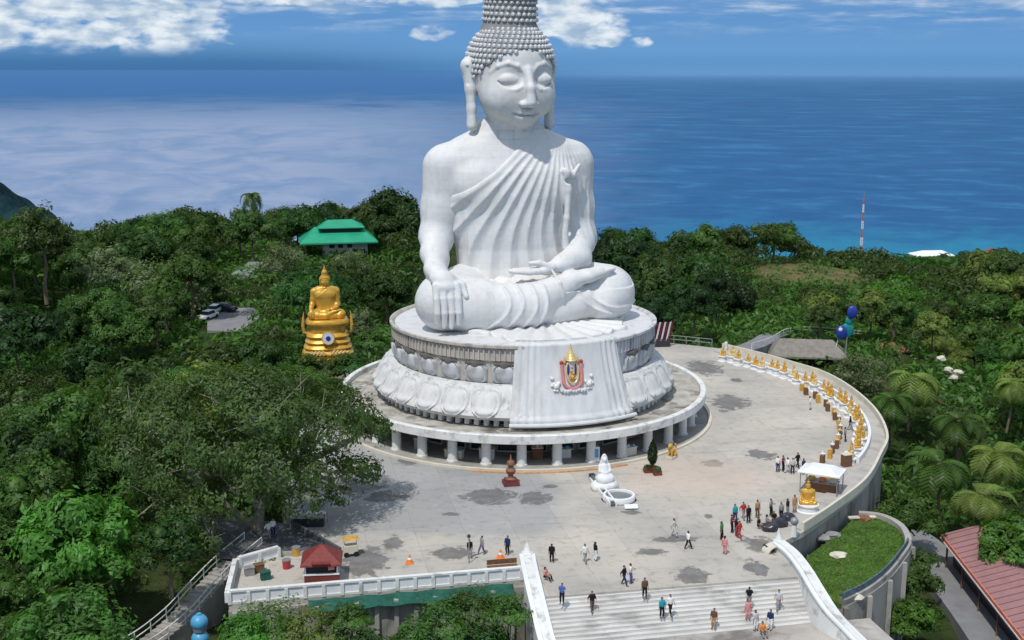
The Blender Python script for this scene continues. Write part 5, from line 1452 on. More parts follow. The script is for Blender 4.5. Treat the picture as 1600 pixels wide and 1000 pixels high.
for px, py, lab, c_ in ((640,880,'orange traffic cone marker on the left part of the terrace','orange'),(782,872,'orange traffic cone by the people above the stair wall','orange')):
    x, y = at(px, py); tt = thing('traffic_cone', lab, 'cone', (x, y, 0)); MB().box((0,0,.03),(.65,.65,.06)).build('foot', c_, tt); MB().cone((0,0,.06),(0,0,.75),.26,.05,14).build('cone', c_, tt); MB().cone((0,0,.35),(0,0,.5),.185,.135,14).build('band', 'canopy', tt)
x, y = at(548, 868)
tt = thing('food_cart', 'small yellow topped cart behind the red roofed kiosk', 'cart', (x, y, 0), .3); MB().box((0,0,.6),(1.1,.7,.7),bev=.03).build('box', 'cream', tt); MB().box((0,0,1.5),(1.3,.9,.10),taper=.8).build('top', 'ochre', tt)
for sx in (-.5,.5): MB().cone((sx,0,.9),(sx,0,1.5),.03,.03,6).build('post', 'metal', tt); MB().cone((sx*.8,-.38,.22),(sx*.8,-.30,.22),.22,.22,12).build('wheel', 'rubber', tt)
x, y = at(785, 893)
tt = thing('wooden_bench', 'long brown wooden bench by the top of the left stair wall', 'bench', (x, y, 0), A_SITE)
MB().box((0,0,.45),(2.4,.5,.08)).build('seat', 'wood', tt); MB().box((0,.25,.75),(2.4,.06,.4)).build('backrest', 'wood', tt)
for sx in (-1.0,1.0): MB().box((sx,0,.205),(.1,.45,.41)).build('leg', 'wood', tt)
# canopy stall half under the great tree
x, y = at(483, 822)
tt = thing('grey_canopy_stall', 'blue grey canopy stall half hidden under the great spreading tree', 'stall', (x, y, 0), .05)
MB().box((0,0,1.75),(3.2,1.9,.12)).build('canopy', 'greycanopy', tt); MB().box((0,-.98,1.63),(3.2,.05,.26)).build('valance', 'canopy', tt)
for sx in (-1.5,1.5):
    for sy in (-.85,.85): MB().cone((sx,sy,0),(sx,sy,1.72),.04,.04,6).build('post', 'metal', tt)
MB().box((0,.2,.4),(2.6,1.0,.8),bev=.02).build('counter', 'cardark', tt)
# red roofed kiosk
x, y = at(500, 914)
ks = thing('red_roof_kiosk', 'small kiosk with dark red pyramid roof, open front and red counter', 'kiosk', (x, y+1.2, 0), A_SITE-.1, sc=.87)
MB().box((0,0,.45),(3.0,2.6,.9)).build('counter_wall', 'redwall', ks); MB().box((0,0,.95),(3.15,2.75,.12)).build('counter_top', 'canopy', ks)
MB().box((0,.0,1.4),(2.7,2.3,.8)).build('dark_interior', 'dark', ks)
for sx in (-1.4,1.4):
    for sy in (-1.2,1.2): MB().box((sx,sy,1.4),(.12,.12,.85)).build('post', 'canopy', ks)
q = MB(); q.lathe([(.01,3.25),(.25,3.2),(2.45,1.95),(2.5,1.80),(2.2,1.82),(.01,1.9)], seg=4, a0=math.pi/4, a1=math.pi/4+2*math.pi)
for v in q.bm.verts: v.co.x *= 1.02; v.co.y *= .95
for k in range(9):
    for s in (-1,1): pass
q.build('roof', 'redroof', ks)
g_ = MB(); g_.prism([(-.8,-1.9),(.8,-1.9),(.8,-1.2),(-.8,-1.2)], 2.1, 2.18); g_.build('gable_ridge', 'redroof', ks)
MB().box((.9,-1.45,1.75),(.55,.04,.7),rz=.3).build('banner', 'pink', ks)
for k, (px, py, lab, c_) in enumerate(((463,868,'orange brown barrel left of the red roofed kiosk','ochre'),(448,888,'small red stool in the annex left of the kiosk','red'))):
    x, y = at(px, py); tt = thing('barrel' if k == 0 else 'stool', lab, 'barrel' if k == 0 else 'stool', (x, y, 0)); MB().cone((0,0,0),(0,0,.7),.3,.34,14).build('body', c_, tt); MB().cone((0,0,.7),(0,0,.76),.36,.36,14).build('rim', 'metal', tt)
for px, py, lab, c_ in ((415,905,'dark green bin on the annex platform','greennet'),(390,898,'grey crate at the corner of the annex','rock'),(405,893,'brown crate next to the grey crate on the annex','wood')):
    x, y = at(px, py); tt = thing('storage_bin', lab, 'bin', (x, y, 0), .4); MB().box((0,0,.3),(.75,.55,.6),bev=.03).build('body', c_, tt); MB().box((0,0,.63),(.8,.6,.06)).build('lid', c_, tt)

# balustrades round the annex
def balustrade(name, lab, pts, h, z=0, m='canopy', step=1.3, solid=True):
    tt = thing(name, lab, 'balustrade')
    MB().wall(pts, z+h-.14, z+h, .36).build('coping', 'white', tt)
    if solid: MB().wall(pts, z+.0, z+h-.14, .16).build('infill_wall', m, tt)
    MB().wall(pts, z-.02, z+.16, .30).build('plinth', 'white', tt)
    d = 0
    for (ax, ay), (bx, by) in zip(pts[:-1], pts[1:]):
        L = math.hypot(bx-ax, by-ay); n = max(1, int(L/step)); rz = math.atan2(by-ay, bx-ax)
        for k in range(n+1):
            if k == 0 and (ax, ay) != pts[0]: continue
            MB().box((ax+(bx-ax)*k/n, ay+(by-ay)*k/n, z+h/2-.08),(.26,.42,h-.12),rz=rz).build('pillar', 'white', tt)
balustrade('front_balustrade', 'long white front balustrade of the annex above the green netting', [(-22.15,-51.45),(-.55,-47.05)], 1.05)
balustrade('side_balustrade', 'white left side balustrade of the annex running back from the corner', [(-22.35,-51.2),(-23.1,-45.3)], .95)
balustrade('rear_balustrade', 'short white rear balustrade of the annex beside the clipped hedge', [(-22.9,-44.95),(-20.2,-42.7)], .95)
tag(MB().wall([(-20.2,-42.5),(-15.4,-42.2)], .0, .35, .25).build('rear_kerb', 'concrete'), 'low concrete kerb between annex and asphalt ramp', 'kerb')
# asphalt ramp and its dark edge
tag(MB().prism([(-29,-33),(-20.6,-35.4),(-15.3,-42.1),(-20.2,-42.6),(-25.5,-41.5)], -.6, .006).build('asphalt_ramp', 'asphalt'), 'dark grey asphalt ramp in shade between tree and kiosk', 'road', kind='structure')
tag(MB().wall([(-20.4,-35.7),(-15.25,-42.0)], .0, .5, .22).build('ramp_edge_wall', 'asphalt'), 'low dark wall along the edge of the asphalt ramp', 'wall')
# green nets under the balustrade, ribbed wall, lower net
fd = Vector((math.sin(A_SITE), -math.cos(A_SITE)))
def net(name, lab, x0, x1, z0, z1, outw, seed):
    V = []; Q = []; n, m_ = 60, 6; rn = random.Random(seed)
    for i in range(n+1):
        s = i/n; bx = x0[0]+(x1[0]-x0[0])*s; by = x0[1]+(x1[1]-x0[1])*s; sag = .22*math.sin(s*math.pi*6)**2+rn.uniform(-.04,.04)
        for j in range(m_+1):
            t_ = j/m_; o_ = outw*t_+.1*math.sin(s*40+t_*4); V.append((bx+fd.x*o_, by+fd.y*o_, z0+(z1-z0)*t_-sag*math.sin(t_*math.pi)))
    for i in range(n):
        for j in range(m_): Q.append((i*(m_+1)+j, (i+1)*(m_+1)+j, (i+1)*(m_+1)+j+1, i*(m_+1)+j+1))
    o = mesh_np(name, V, Q, M['greennet'], None, True); md = o.modifiers.new('thick', 'SOLIDIFY'); md.thickness = .02
    return tag(o, lab, 'net')
net('shade_net', 'dark green shade net strung under the front balustrade', (-16.5,-50.6), (-1.2,-47.5), -.15, -.75, .9, 1)
net('shade_net', 'lower dark green net strung along the foot of the ribbed wall', (-14,-52.6), (-1.5,-49.4), -3.2, -4.2, .7, 2)
rw = thing('ribbed_wall', 'grey ribbed retaining wall with pilasters below the front balustrade', 'retaining wall')
p0, p1 = Vector((-22.2,-51.75)), Vector((-.3,-47.3))
MB().wall([tuple(p0), tuple(p1)], -9, -.45, .4).build('wall', 'retain', rw)
for k in range(15):
    q_ = p0+(p1-p0)*(k+.3)/15+fd*.3; MB().box((q_.x,q_.y,-4.7),(.34,.4,8.4),rz=A_SITE).build('pilaster', 'concrete', rw)
# plants in front of that wall
def shrub(px, py, d, wpx, col, lab, n=2600, ls=.15, zsc=.8, stems=False):
    X, Y, Z = atd(px, py, d); k = proj(X, Y, Z)[2]; r = wpx/2/k
    tt = thing('shrub', lab, 'shrub', (X, Y, Z-r*zsc))
    rng_ = np.random.default_rng(int(px*7+py)); N = rng_.normal(0,1,(n,3)); N[:,2] = np.abs(N[:,2])-.2; N /= np.linalg.norm(N,axis=1)[:,None]
    cl = 1+.3*np.sin(N[:,0]*6+px)*np.sin(N[:,1]*5)+.2*np.sin(N[:,2]*9)
    P = N*(r*cl*rng_.uniform(.5,1.05,n)**.5)[:,None]*np.array([1,1,zsc]); V, Q = quads(P, N+[0,0,.6], ls, rng_)
    mesh_np('foliage', V, Q, F[col], tt)
    q = MB(); g = tz(X, Y)-(Z-r*zsc)
    for i in range(5): a = i*1.3; q.cone((.2*math.cos(a),.2*math.sin(a),max(g,-9)),(r*.5*math.cos(a),r*.5*math.sin(a),.1),.09,.04,5)
    q.build('stem', 'bark', tt)
shrub(420, 948, 79, 120, 'bright green', 'bright green shrub at the left end under the front balustrade')
shrub(475, 955, 79, 110, 'yellowish green', 'yellowish shrub second from the left under the front balustrade')
shrub(545, 948, 80, 60, 'mid green', 'small mid green shrub in front of the ribbed wall')
for k, (px, dd_, w_) in enumerate(((478,155,46),(512,154.5,50),(548,155,46))):
    pass
shrub(474, 556, 153.5, 52, 'mid green', 'mid green bush at the left foot of the golden base', ls=.22)
shrub(510, 560, 153, 56, 'dark olive', 'olive bush in front of the middle of the golden base', ls=.22)
shrub(546, 556, 153.5, 50, 'deep green', 'deep green bush at the right foot of the golden base', ls=.22)
shrub(580, 520, 158, 46, 'mid green', 'green bush between the golden base and the round hall', ls=.22)
shrub(385, 962, 78, 80, 'bright green', 'bright green shrub below the annex corner')
shrub(690, 945, 82.5, 95, 'mid green', 'green shrub right of the bare ribbed wall section')
shrub(735, 925, 83.5, 80, 'dark olive', 'brownish green tree top poking over the nets left of the stair wall')
shrub(790, 935, 83, 70, 'mid green', 'green shrub tight against the left stair wall')
shrub(650, 975, 81, 70, 'mid green', 'low green shrub beneath the nets')
shrub(755, 975, 82, 90, 'deep green', 'deep green low shrub below the stair wall')
shrub(555, 985, 79, 90, 'deep green', 'deep green low shrub at the bottom of the ribbed wall')
shrub(408, 868, 92.5, 62, 'mid green', 'clipped green hedge behind the annex beside the asphalt ramp', zsc=.45)
shrub(430, 862, 93.5, 50, 'bright green', 'light green end of the clipped hedge next to the ramp', zsc=.5)
x, y, z = atd(312, 985, 80)
for k, lab in enumerate(('upper of the two sky blue round tanks at the lower left','lower of the two sky blue round tanks at the lower left')):
    tt = thing('round_tank', lab, 'tank', (x, y, z+.35-k*1.25)); MB().ball((0,0,.3),(.62,.62,.58),3).build('tank_body', 'skyblue', tt, smooth=True); MB().cone((0,0,.85),(0,0,.95),.2,.18,12).build('lid', 'skyblue', tt); MB().cone((0,0,-.35),(0,0,.0),.45,.5,14).build('base', 'metal', tt)
MB().box((x, y, z-6.5),(1.6,1.6,10)).build('tank_plinth', 'retain'); tag(bpy.data.objects['tank_plinth'], 'grey plinth carrying the two sky blue tanks', 'plinth')
# railed steps winding down on the left
stp = smooth_line([(-22.9,-39.6,-.3),(-24.6,-42.3,-1.2),(-26.0,-45.0,-2.2),(-27.3,-47.8,-3.2),(-29.2,-50.6,-4.0),(-31.8,-52.4,-4.6)], 6)
tt = thing('railed_steps', 'grey railed steps curving down through the trees left of the annex', 'steps')
q = MB()
for i, (x, y, z) in enumerate(stp[:-1]):
    nx_, ny_, nz_ = stp[i+1]; a = math.atan2(ny_-y, nx_-x); q.box(((x+nx_)/2,(y+ny_)/2,z-1.5),(math.hypot(nx_-x, ny_-y)*1.02,2.0,3.0),rz=a)
q.build('treads', 'concrete', tt)
for s in (-1,1):
    off = []
    for i in range(len(stp)):
        a = stp[max(0,i-1)]; b_ = stp[min(len(stp)-1,i+1)]; t_ = Vector((b_[0]-a[0], b_[1]-a[1])).normalized(); off.append((stp[i][0]-t_.y*s*1.0, stp[i][1]+t_.x*s*1.0, stp[i][2]))
    q = MB()
    for h in (.45,.95):
        for a, b_ in zip(off[:-1], off[1:]): q.cone((a[0],a[1],a[2]+h),(b_[0],b_[1],b_[2]+h),.05,.05,5)
    q.build('handrail', 'white', tt)
    for i in range(0, len(off), 3): MB().cone((off[i][0],off[i][1],off[i][2]-.1),(off[i][0],off[i][1],off[i][2]+1.0),.05,.05,6).build('rail_post', 'white', tt)

# ================================================================== STAIRS
sr = thing('stairs', 'broad white stone stairs leading down from the front of the terrace', 'stairs')
o0 = Vector((1.0,-50.36)); Lw = 21.3; tr, ri, ns = .42, .165, 11
q = MB()
for k in range(ns):
    c_ = o0+U*(Lw/2)+fd*(tr*(k+.5)); q.box((c_.x, c_.y, -ri*(k+1)-1.5), (Lw+.3, tr+.004, 3.0), rz=A_SITE)
q.build('treads', 'stone', sr)
q = MB()
for k in range(ns):
    c_ = o0+U*(Lw/2)+fd*(tr*(k+1)-.02); q.box((c_.x, c_.y, -ri*(k+1)+.012), (Lw, .05, .02), rz=A_SITE)
q.build('nosing', 'paving', sr)
zl = -ri*ns
c_ = o0+U*(Lw/2)+fd*(tr*ns+7)
lm = mat('stained_landing', (.40,.375,.34), .85, .2, var=.2, scale=.4, dirt=(.13,.12,.11), dirt_amt=.8, dirt_scale=.22)
lo_ = MB().box((c_.x, c_.y, zl-3.02), (Lw+6, 14, 6), rz=A_SITE).build('stair_landing', lm); tag(lo_, 'stained grey landing at the foot of the stairs', 'landing', kind='structure')
def sweep(name, lab, P, w_, h):
    tt = thing(name, lab, 'stair wall'); n = len(P)
    L = smooth_line(P, 6)
    q = MB(); q.wall([(a[0],a[1]) for a in L], [a[2]-2.5 for a in L], [a[2]+h*a[3]-.16 for a in L], w_*.78); q.build('wall', 'white', tt, smooth=True)
    q = MB(); q.wall([(a[0],a[1]) for a in L], [a[2]+h*a[3]-.16 for a in L], [a[2]+h*a[3] for a in L], w_); q.build('coping', 'canopy', tt, smooth=True)
    q = MB(); q.wall([(a[0],a[1]) for a in L], [a[2]+h*a[3] for a in L], [a[2]+h*a[3]+.12 for a in L], w_*.45); q.build('ridge', 'white', tt, smooth=True)
    q = MB(); a = L[0]; q.cone((a[0],a[1],a[2]-.5),(a[0],a[1],a[2]+h*a[3]+.1),w_*.42,w_*.36,14).cone((a[0],a[1],a[2]+h*a[3]+.1),(a[0],a[1],a[2]+h*a[3]+1.1),w_*.3,.03,12); q.build('end_finial', 'white', tt, smooth=True)
sweep('left_stair_wall', 'white stair wall sweeping down the left side of the broad stairs', [(-.05,-43.6,0,.8),(.1,-46.5,0,1),(.35,-49.8,0,1),(.75,-52.2,-.9,1),(1.25,-55,-2.0,1),(1.9,-58,-2.4,1)], 1.25, .85)
sweep('right_stair_wall', 'thick white curving stair wall along the right side of the broad stairs', [(*at(px_, py_, z_), zb_, 1) for px_, py_, z_, zb_ in ((1216,846,.7,0),(1238,864,.7,0),(1258,890,.7,0),(1278,922,.7,-.05),(1300,953,.0,-.8),(1330,985,-1.0,-1.8),(1365,1020,-2.0,-2.8))], 1.15, .75)
x, y = at(1205, 862)
tt = thing('pale_balustrade_end', 'small curved pale balustrade end, its shadow a black block, beside the right stair wall', 'hood', (x+.3, y+.2, 0), .35)
q = MB(); q.lathe([(1.0,0),(1.0,1.3),(1.15,1.3),(1.15,0),(1.0,0)], seg=14, a0=0, a1=math.pi); 
for v in q.bm.verts: v.co = Vector((v.co.x*.85, v.co.z*.75-.6, v.co.y*.55))
q.build('hood', 'cream', tt, smooth=True); MB().box((0,.25,.25),(1.5,.6,.45)).build('dark_opening_and_shade', 'dark', tt)  # black block painting the shadow below the curved end
x, y = at(1240, 838)
tt = thing('corner_post', 'short white post with grey ball at the top of the right stair wall', 'post', (x, y, 0)); MB().cone((0,0,0),(0,0,1.1),.28,.22,10).build('shaft', 'white', tt); MB().ball((0,0,1.35),.36,2).build('ball', 'metal', tt, smooth=True)

# ================================================================== LOWER GRASS TERRACE
GP = smooth_line([(23.9,-37.9),(27.9,-32.7),(31.0,-28.3),(32.9,-29.0),(33.9,-31.5),(33.4,-35.2),(31.6,-38.6),(29.3,-42.2),(26.8,-45.2),(24.4,-47.3),(23.5,-44.5),(23.0,-41.2)], 4)
gr_ = MB().prism(GP, -2.4, -2.0).build('grass_lawn', mat('rough_lawn', (.075,.125,.022), .95, .1, var=.35, scale=1.2, dirt=(.11,.10,.05), dirt_amt=.6, dirt_scale=.5, bump=.15, bscale=3))
tag(gr_, 'rough green lawn on the lower half round terrace right of the stairs', 'lawn', kind='structure')
rng_ = np.random.default_rng(9); P = rng_.uniform([23,-48,0],[34.5,-28,0],(9000,3)); 
P = P[inside(P, [(a[0]*1.0, a[1]) for a in GP])]; P[:,2] = -1.95
V, Q = quads(P, np.tile([.2,-.5,.6],(len(P),1)), .13, rng_); tag(mesh_np('grass_tufts', V, Q, F['bright green']), 'tufts of bright grass on the lower terrace', 'grass', kind='stuff')
out_ = [g for g in GP if g[0] > 24.2 and not (g[1] > -31 and g[0] < 31.2)]
OW = smooth_line([(31.0,-28.3),(32.9,-29.0),(33.9,-31.5),(33.4,-35.2),(31.6,-38.6),(29.3,-42.2),(26.8,-45.2),(24.4,-47.3)], 5)
tt = thing('round_retaining_wall', 'tall curved grey retaining wall round the lower grass terrace', 'retaining wall')
MB().wall(OW, -16, -2.05, .7).build('wall', 'retain', tt, smooth=True)
MB().wall(OW, -2.05, -1.55, .55).build('coping', 'concrete', tt, smooth=True)
for k in range(0, len(OW), 5): MB().box((OW[k][0]*1.01, OW[k][1]*1.008, -8.5),(.4,.4,12.8)).build('rib', 'concrete', tt)
OWn = [(a[0]+.0, a[1]) for a in OW[16:]]
tag(MB().wall(OWn, -1.55, -1.05, .12).build('blue_net_fence', mat('blue_grey_net', (.10,.14,.17), .8, .2, var=.4, scale=3)), 'low blue grey netting fence on the near rim of the grass terrace', 'fence')
rn = random.Random(8)
for px, py, lab, m_ in ((1285,842,'pale grey boulder with planks on the lawn','rock'),(1310,870,'small whitish rock in the middle of the lawn','cream'),(1300,838,'flat grey slab near the walkway on the lawn','rock'),(1350,812,'reddish stump at the far edge of the lawn','bronze'),(1335,935,'cream rock on the near rim of the lawn','cream')):
    x, y = at(px, py, -2); q = MB(); q.ball((0,0,.1),(.75,.55,.35),2)
    for v in q.bm.verts: v.co += Vector((rn.uniform(-.1,.1), rn.uniform(-.1,.1), rn.uniform(-.06,.06)))
    o = q.build('rock', m_); o.location = (x, y, -2); tag(o, lab, 'rock')
x, y = at(1268, 838, -2); q = MB(); q.ball((0,0,.1),(1.0,.7,.4),3)
for v in q.bm.verts: v.co.z += .1*math.sin(v.co.x*7)*math.cos(v.co.y*8)
o = q.build('tarp_heap', 'tarp', smooth=True); o.location = (x, y, -2); tag(o, 'dark blue tarpaulin heap on the lawn below the walkway', 'tarp')
x, y = at(1360, 812, -2); o = MB().box((0,0,.25),(2.6,.5,.12)).box((-1.0,0,.1),(.1,.4,.2)).box((1.0,0,.1),(.1,.4,.2)).build('plank_bench', 'cream'); o.location = (x-.8, y, -2); o.rotation_euler.z = .1; tag(o, 'pale plank bench at the far end of the lawn', 'bench')

# ================================================================== BUILDINGS ROUND ABOUT
# green roofed hall on the left hill
X, Y, Z = atd(530, 372, 262)
bd = thing('green_roof_building', 'white building with a large green metal roof on the left ridge', 'building', (X, Y, Z-3.6), math.radians(12), sc=.86)
MB().box((1.2,0,1.2),(11,9,7.6)).build('wall', 'stucco', bd); MB().box((4.5,-4.62,.6),(3.2,.2,2.6)).build('garage_opening', 'dark', bd)
for k in range(3): MB().box((-2.2+k*2.2,-4.55,3.0),(1.2,.14,1.3)).build('window', 'dark', bd)
def hip(name, c, w_, d_, h, rdg, m, par, base=.35, over=0):
    q = MB(); x0, x1, y0, y1 = c[0]-w_/2, c[0]+w_/2, c[1]-d_/2, c[1]+d_/2; z = c[2]
    B_ = [q.bm.verts.new(v) for v in ((x0,y0,z-base),(x1,y0,z-base),(x1,y1,z-base),(x0,y1,z-base))]; E_ = [q.bm.verts.new(v) for v in ((x0,y0,z),(x1,y0,z),(x1,y1,z),(x0,y1,z))]
    R_ = [q.bm.verts.new((c[0]-rdg/2,c[1],z+h)), q.bm.verts.new((c[0]+rdg/2,c[1],z+h))]
    f = q.bm.faces.new; f(B_[::-1])
    for i in range(4): f((B_[i],B_[(i+1)%4],E_[(i+1)%4],E_[i]))
    f((E_[0],E_[1],R_[1],R_[0])); f((E_[2],E_[3],R_[0],R_[1])); f((E_[1],E_[2],R_[1])); f((E_[3],E_[0],R_[0]))
    return q.build(name, m, par)
hip('roof', (-.6,-1.0,4.3), 19, 16, 3.0, 11, 'greenroof', bd); MB().box((.3,-1.0,6.6),(9.4,6.0,.9)).build('clerestory', 'dark', bd); hip('upper_roof', (.3,-1.0,7.4), 11.5, 7.5, 1.6, 6, 'greenroof', bd, .2)
for s in (-1,1): MB().cone((s*3.4+.3,-1,9.0),(s*3.9+.3,-1,9.6),.16,.03,6).build('ridge_horn', 'greenroof', bd)
# grey pavilion at the far right
X, Y, Z = atd(1255, 566, 174)
pv = thing('grey_pavilion', 'open pavilion with a long grey hipped roof beyond the row of golden figures', 'pavilion', (X+.3, Y, Z-.6), math.radians(-8))
hip('roof', (0,0,2.2), 11.2, 7.2, 1.9, 7.5, 'greyroof', pv, .25)
MB().box((0,.8,.9),(9.6,4.8,2.2)).build('dark_interior', 'dark', pv)
for sx in (-5,-2.5,0,2.5,5):
    for sy in (-2.9,2.9): MB().box((sx,sy,-.6),(.22,.22,5.2)).build('post', 'wood', pv)
for k in range(3): MB().box((-2.5+k*2.6,-2.2,-.1),(1.3,.7,.8),bev=.04).build('goods', ['cream','cream','wood'][k], pv)
MB().box((0,0,-2.2),(12,8,3)).build('floor_slab', 'retain', pv)
# path beyond the terrace on the right
pth = smooth_line([(30.5,30.5,-.05),(33.5,36.5,-.9),(36.5,43,-1.6),(40,51,-2.4),(46,60,-4),(56,66,-6)], 5)
L_ = [(a[0], a[1]) for a in pth]
tag(MB().wall(L_, [a[2]-6 for a in pth], [a[2]+.35 for a in pth], 3.4).build('footpath', 'roadgrey'), 'pale footpath climbing away behind the terrace on the right', 'path', kind='structure')
def railing(name, lab, P, h, m='metal', step=2):
    tt = thing(name, lab, 'railing'); q = MB()
    for hh in (h*.5, h):
        for a, b_ in zip(P[:-1], P[1:]): q.cone((a[0],a[1],a[2]+hh),(b_[0],b_[1],b_[2]+hh),.05,.05,5)
    q.build('rail', m, tt)
    for i in range(0, len(P), step): MB().cone((P[i][0],P[i][1],P[i][2]),(P[i][0],P[i][1],P[i][2]+h+.05),.06,.06,6).build('rail_post', m, tt)
railing('path_railing', 'white railing along the near side of the footpath', [(a[0]+1.7, a[1]-.6, a[2]+.35) for a in pth], 1.0, 'white')
railing('rear_railing', 'grey railing with green hedge along the rear edge of the terrace', [(8.5+i*1.7, 38.4-i*i*.042, 0) for i in range(12)], 1.1, 'metal', 1)
# striped flags behind the pedestal
X, Y = at(1030, 545)
fl = thing('striped_awning', 'tall awning of maroon and white striped cloth behind the right side of the pedestal', 'awning', (X, Y+1, 0), .15)
for k in range(9):
    q = MB(); q.wall([(-1.6+k*.38,0),(-1.35+k*.38,.12)], .9, 3.6, .06)
    for v in q.bm.verts:
        if v.co.z > 2: v.co.x += .55
    q.build('cloth_strip', 'canopy' if k % 2 else 'stripe', fl)
MB().box((0,.25,1.9),(3.0,.1,3.0)).build('backing_cloth', 'stripe', fl)
for sx in (-1.6,1.7): MB().cone((sx,.2,0),(sx+.2,.2,3.8),.07,.05,6).build('pole', 'wood', fl)
MB().box((0,.6,.6),(3.4,1.2,1.2)).build('table', 'cardark', fl)
# round blue and green discs sculpture
X, Y, Z = atd(1322, 502, 172)
ds = thing('disc_sculpture', 'stacked blue and teal disc sculpture rising from the trees on the right slope', 'sculpture', (X, Y, Z-3))
for (ux, uz, r, m_) in ((-.65,1.4,1.05,'blue'),(.75,4.4,.95,'blue'),(.25,1.6,1.15,'teal'),(.45,3.0,.7,'teal')):
    dy = {'blue':-.3,'teal':.1}[m_]; q = MB(); q.ball((ux,dy,uz),(r*.8,.3,r),3); q.build('disc', m_, ds, smooth=True)
MB().cone((.1,0,-8),(.3,0,4),.12,.10,8).build('pole', 'metal', ds); q = MB(); q.ball((-.9,-.58,1.9),(.3,.08,.3),2); q.build('white_spot', 'canopy', ds, smooth=True)
MB().cone((-1.3,0,-1.2),(-.9,0,1.2),.05,.05,6).build('stay', 'canopy', ds)
# brown hut, stones, pink roofed house, hotel, mast
X, Y, Z = atd(1390, 545, 190); ht = thing('brown_hut', 'small hut with a brown roof and cream front in the trees right of the pavilion', 'hut', (X, Y, Z-2), .2)
MB().box((0,0,.6),(4.2,3.2,2.2)).build('wall', 'cream', ht); hip('roof', (0,0,1.9), 5.4, 4.4, 1.3, 2.2, mat('brown_roof', (.22,.12,.07), .9, .1, var=.3, scale=1), ht, .12); MB().box((.8,-2.2,-.2),(2.6,.3,1.2)).build('green_screen', 'greenroof', ht)
MB().box((0,-1.63,.4),(1.0,.1,1.5)).build('door', 'wood', ht)
for k, (px, py) in enumerate(((1482,578),(1497,582),(1490,590),(1470,560))):
    X, Y, Z = atd(px, py, 172); q = MB(); q.ball((0,0,0),(.7,.55,.45),2)
    for v in q.bm.verts: v.co += Vector((rn.uniform(-.15,.15), rn.uniform(-.1,.1), rn.uniform(-.12,.12)))
    o = q.build('boulder', 'cream'); o.location = (X, Y, Z); tag(o, ['pale boulder leftmost in the clearing on the right slope','pale boulder rightmost in the clearing on the right slope','pale boulder lowest in the clearing on the right slope','pale boulder highest above the clearing on the right slope'][k], 'rock')
zr = -9.2
a1 = at(1476, 838, -5.2); a2 = at(1612, 1010, -5.2); dx, dy = a2[0]-a1[0], a2[1]-a1[1]; L = math.hypot(dx, dy)*1.35; an = math.atan2(dy, dx)
cx_, cy_ = a1[0]+dx/2*1.3, a1[1]+dy/2*1.3; nrm = Vector((-math.sin(an), math.cos(an)))
ph = thing('pink_roof_building', 'long low building with a faded pink roof and orange fascia at the lower right', 'building', (cx_+nrm.x*3.2, cy_+nrm.y*3.2, zr), an)
q = MB(); w2 = 3.3
for s in (-1, 1): pass
vs = [q.bm.verts.new(v) for v in ((-L/2,-w2,4.0),(L/2,-w2,4.0),(L/2,0,5.0),(-L/2,0,5.0),(-L/2,w2,4.0),(L/2,w2,4.0),(-L/2,-w2,3.85),(L/2,-w2,3.85),(-L/2,w2,3.85),(L/2,w2,3.85),(-L/2,0,4.85),(L/2,0,4.85))]
for f in ((0,1,2,3),(3,2,5,4),(6,7,1,0),(4,5,9,8),(10,11,7,6),(8,9,11,10)): q.bm.faces.new([vs[i] for i in f])
q.build('roof', 'pinkroof', ph)
for k in range(int(L/1.1)): MB().box((-L/2+.5+k*1.1,-w2/2,4.56),(.07,w2*1.03,.06),rot=Matrix.Rotation(math.atan2(1,w2),3,'X')).build('roof_seam', 'pinkroof', ph)
MB().box((0,-w2-.06,3.86),(L,.10,.34)).build('fascia', mat('orange_fascia', (.62,.20,.13), .7, .2, var=.2, scale=1), ph); MB().box((0,-w2-.13,3.62),(L,.06,.12)).build('gutter', 'canopy', ph)
MB().box((0,0,1.8),(L-.6,w2*1.3,3.7)).build('wall', 'cardark', ph)
for k in range(7): MB().cone((-L/2+1+k*(L-2)/6,-w2+.3,0),(-L/2+1+k*(L-2)/6,-w2+.3,3.8),.1,.1,8).build('post', 'wood', ph)
rdp = [at(1440, 860, zr), at(1500, 930, zr), at(1560, 1010, zr), at(1640, 1130, zr)]
rdp = [(x-.5, y, zr) for x, y in rdp]; rdp = smooth_line([(rdp[0][0]-3, rdp[0][1]+9, zr)]+rdp, 5)
tag(MB().wall([(a[0],a[1]) for a in rdp], zr-6, zr+1.0, 4.6).build('service_road', 'roadgrey'), 'worn grey road running beside the pink roofed building', 'road', kind='structure')
X, Y, Z = atd(1455, 404, 1500); hb = thing('white_hotel', 'long white building among the trees near the shore', 'building', (X, Y, Z-6), .1)
MB().box((0,0,2),(46,22,18)).build('wall', 'canopy', hb); hip('roof', (0,0,11.4), 50, 26, 5, 26, 'canopy', hb, .8)
for k in range(9): MB().box((-20+k*5,-11.1,6),(2.4,.3,2.6)).build('window', 'metal', hb)
X, Y, Z = atd(1548, 400, 1650); hb = thing('shore_house', 'small cream house by the shore at the far right', 'house', (X, Y, Z-8), .2); MB().box((0,0,5),(12,12,18)).build('wall', 'cream', hb); hip('roof', (0,0,14.3), 15, 15, 5, 4, 'bronze', hb, .5)
X, Y, Z = atd(1345, 392, 420); k = proj(X, Y, Z)[2]; H_ = 88/k*1.03
ms = thing('radio_mast', 'slim red and white lattice radio mast against the sea', 'mast', (X, Y, Z-1))
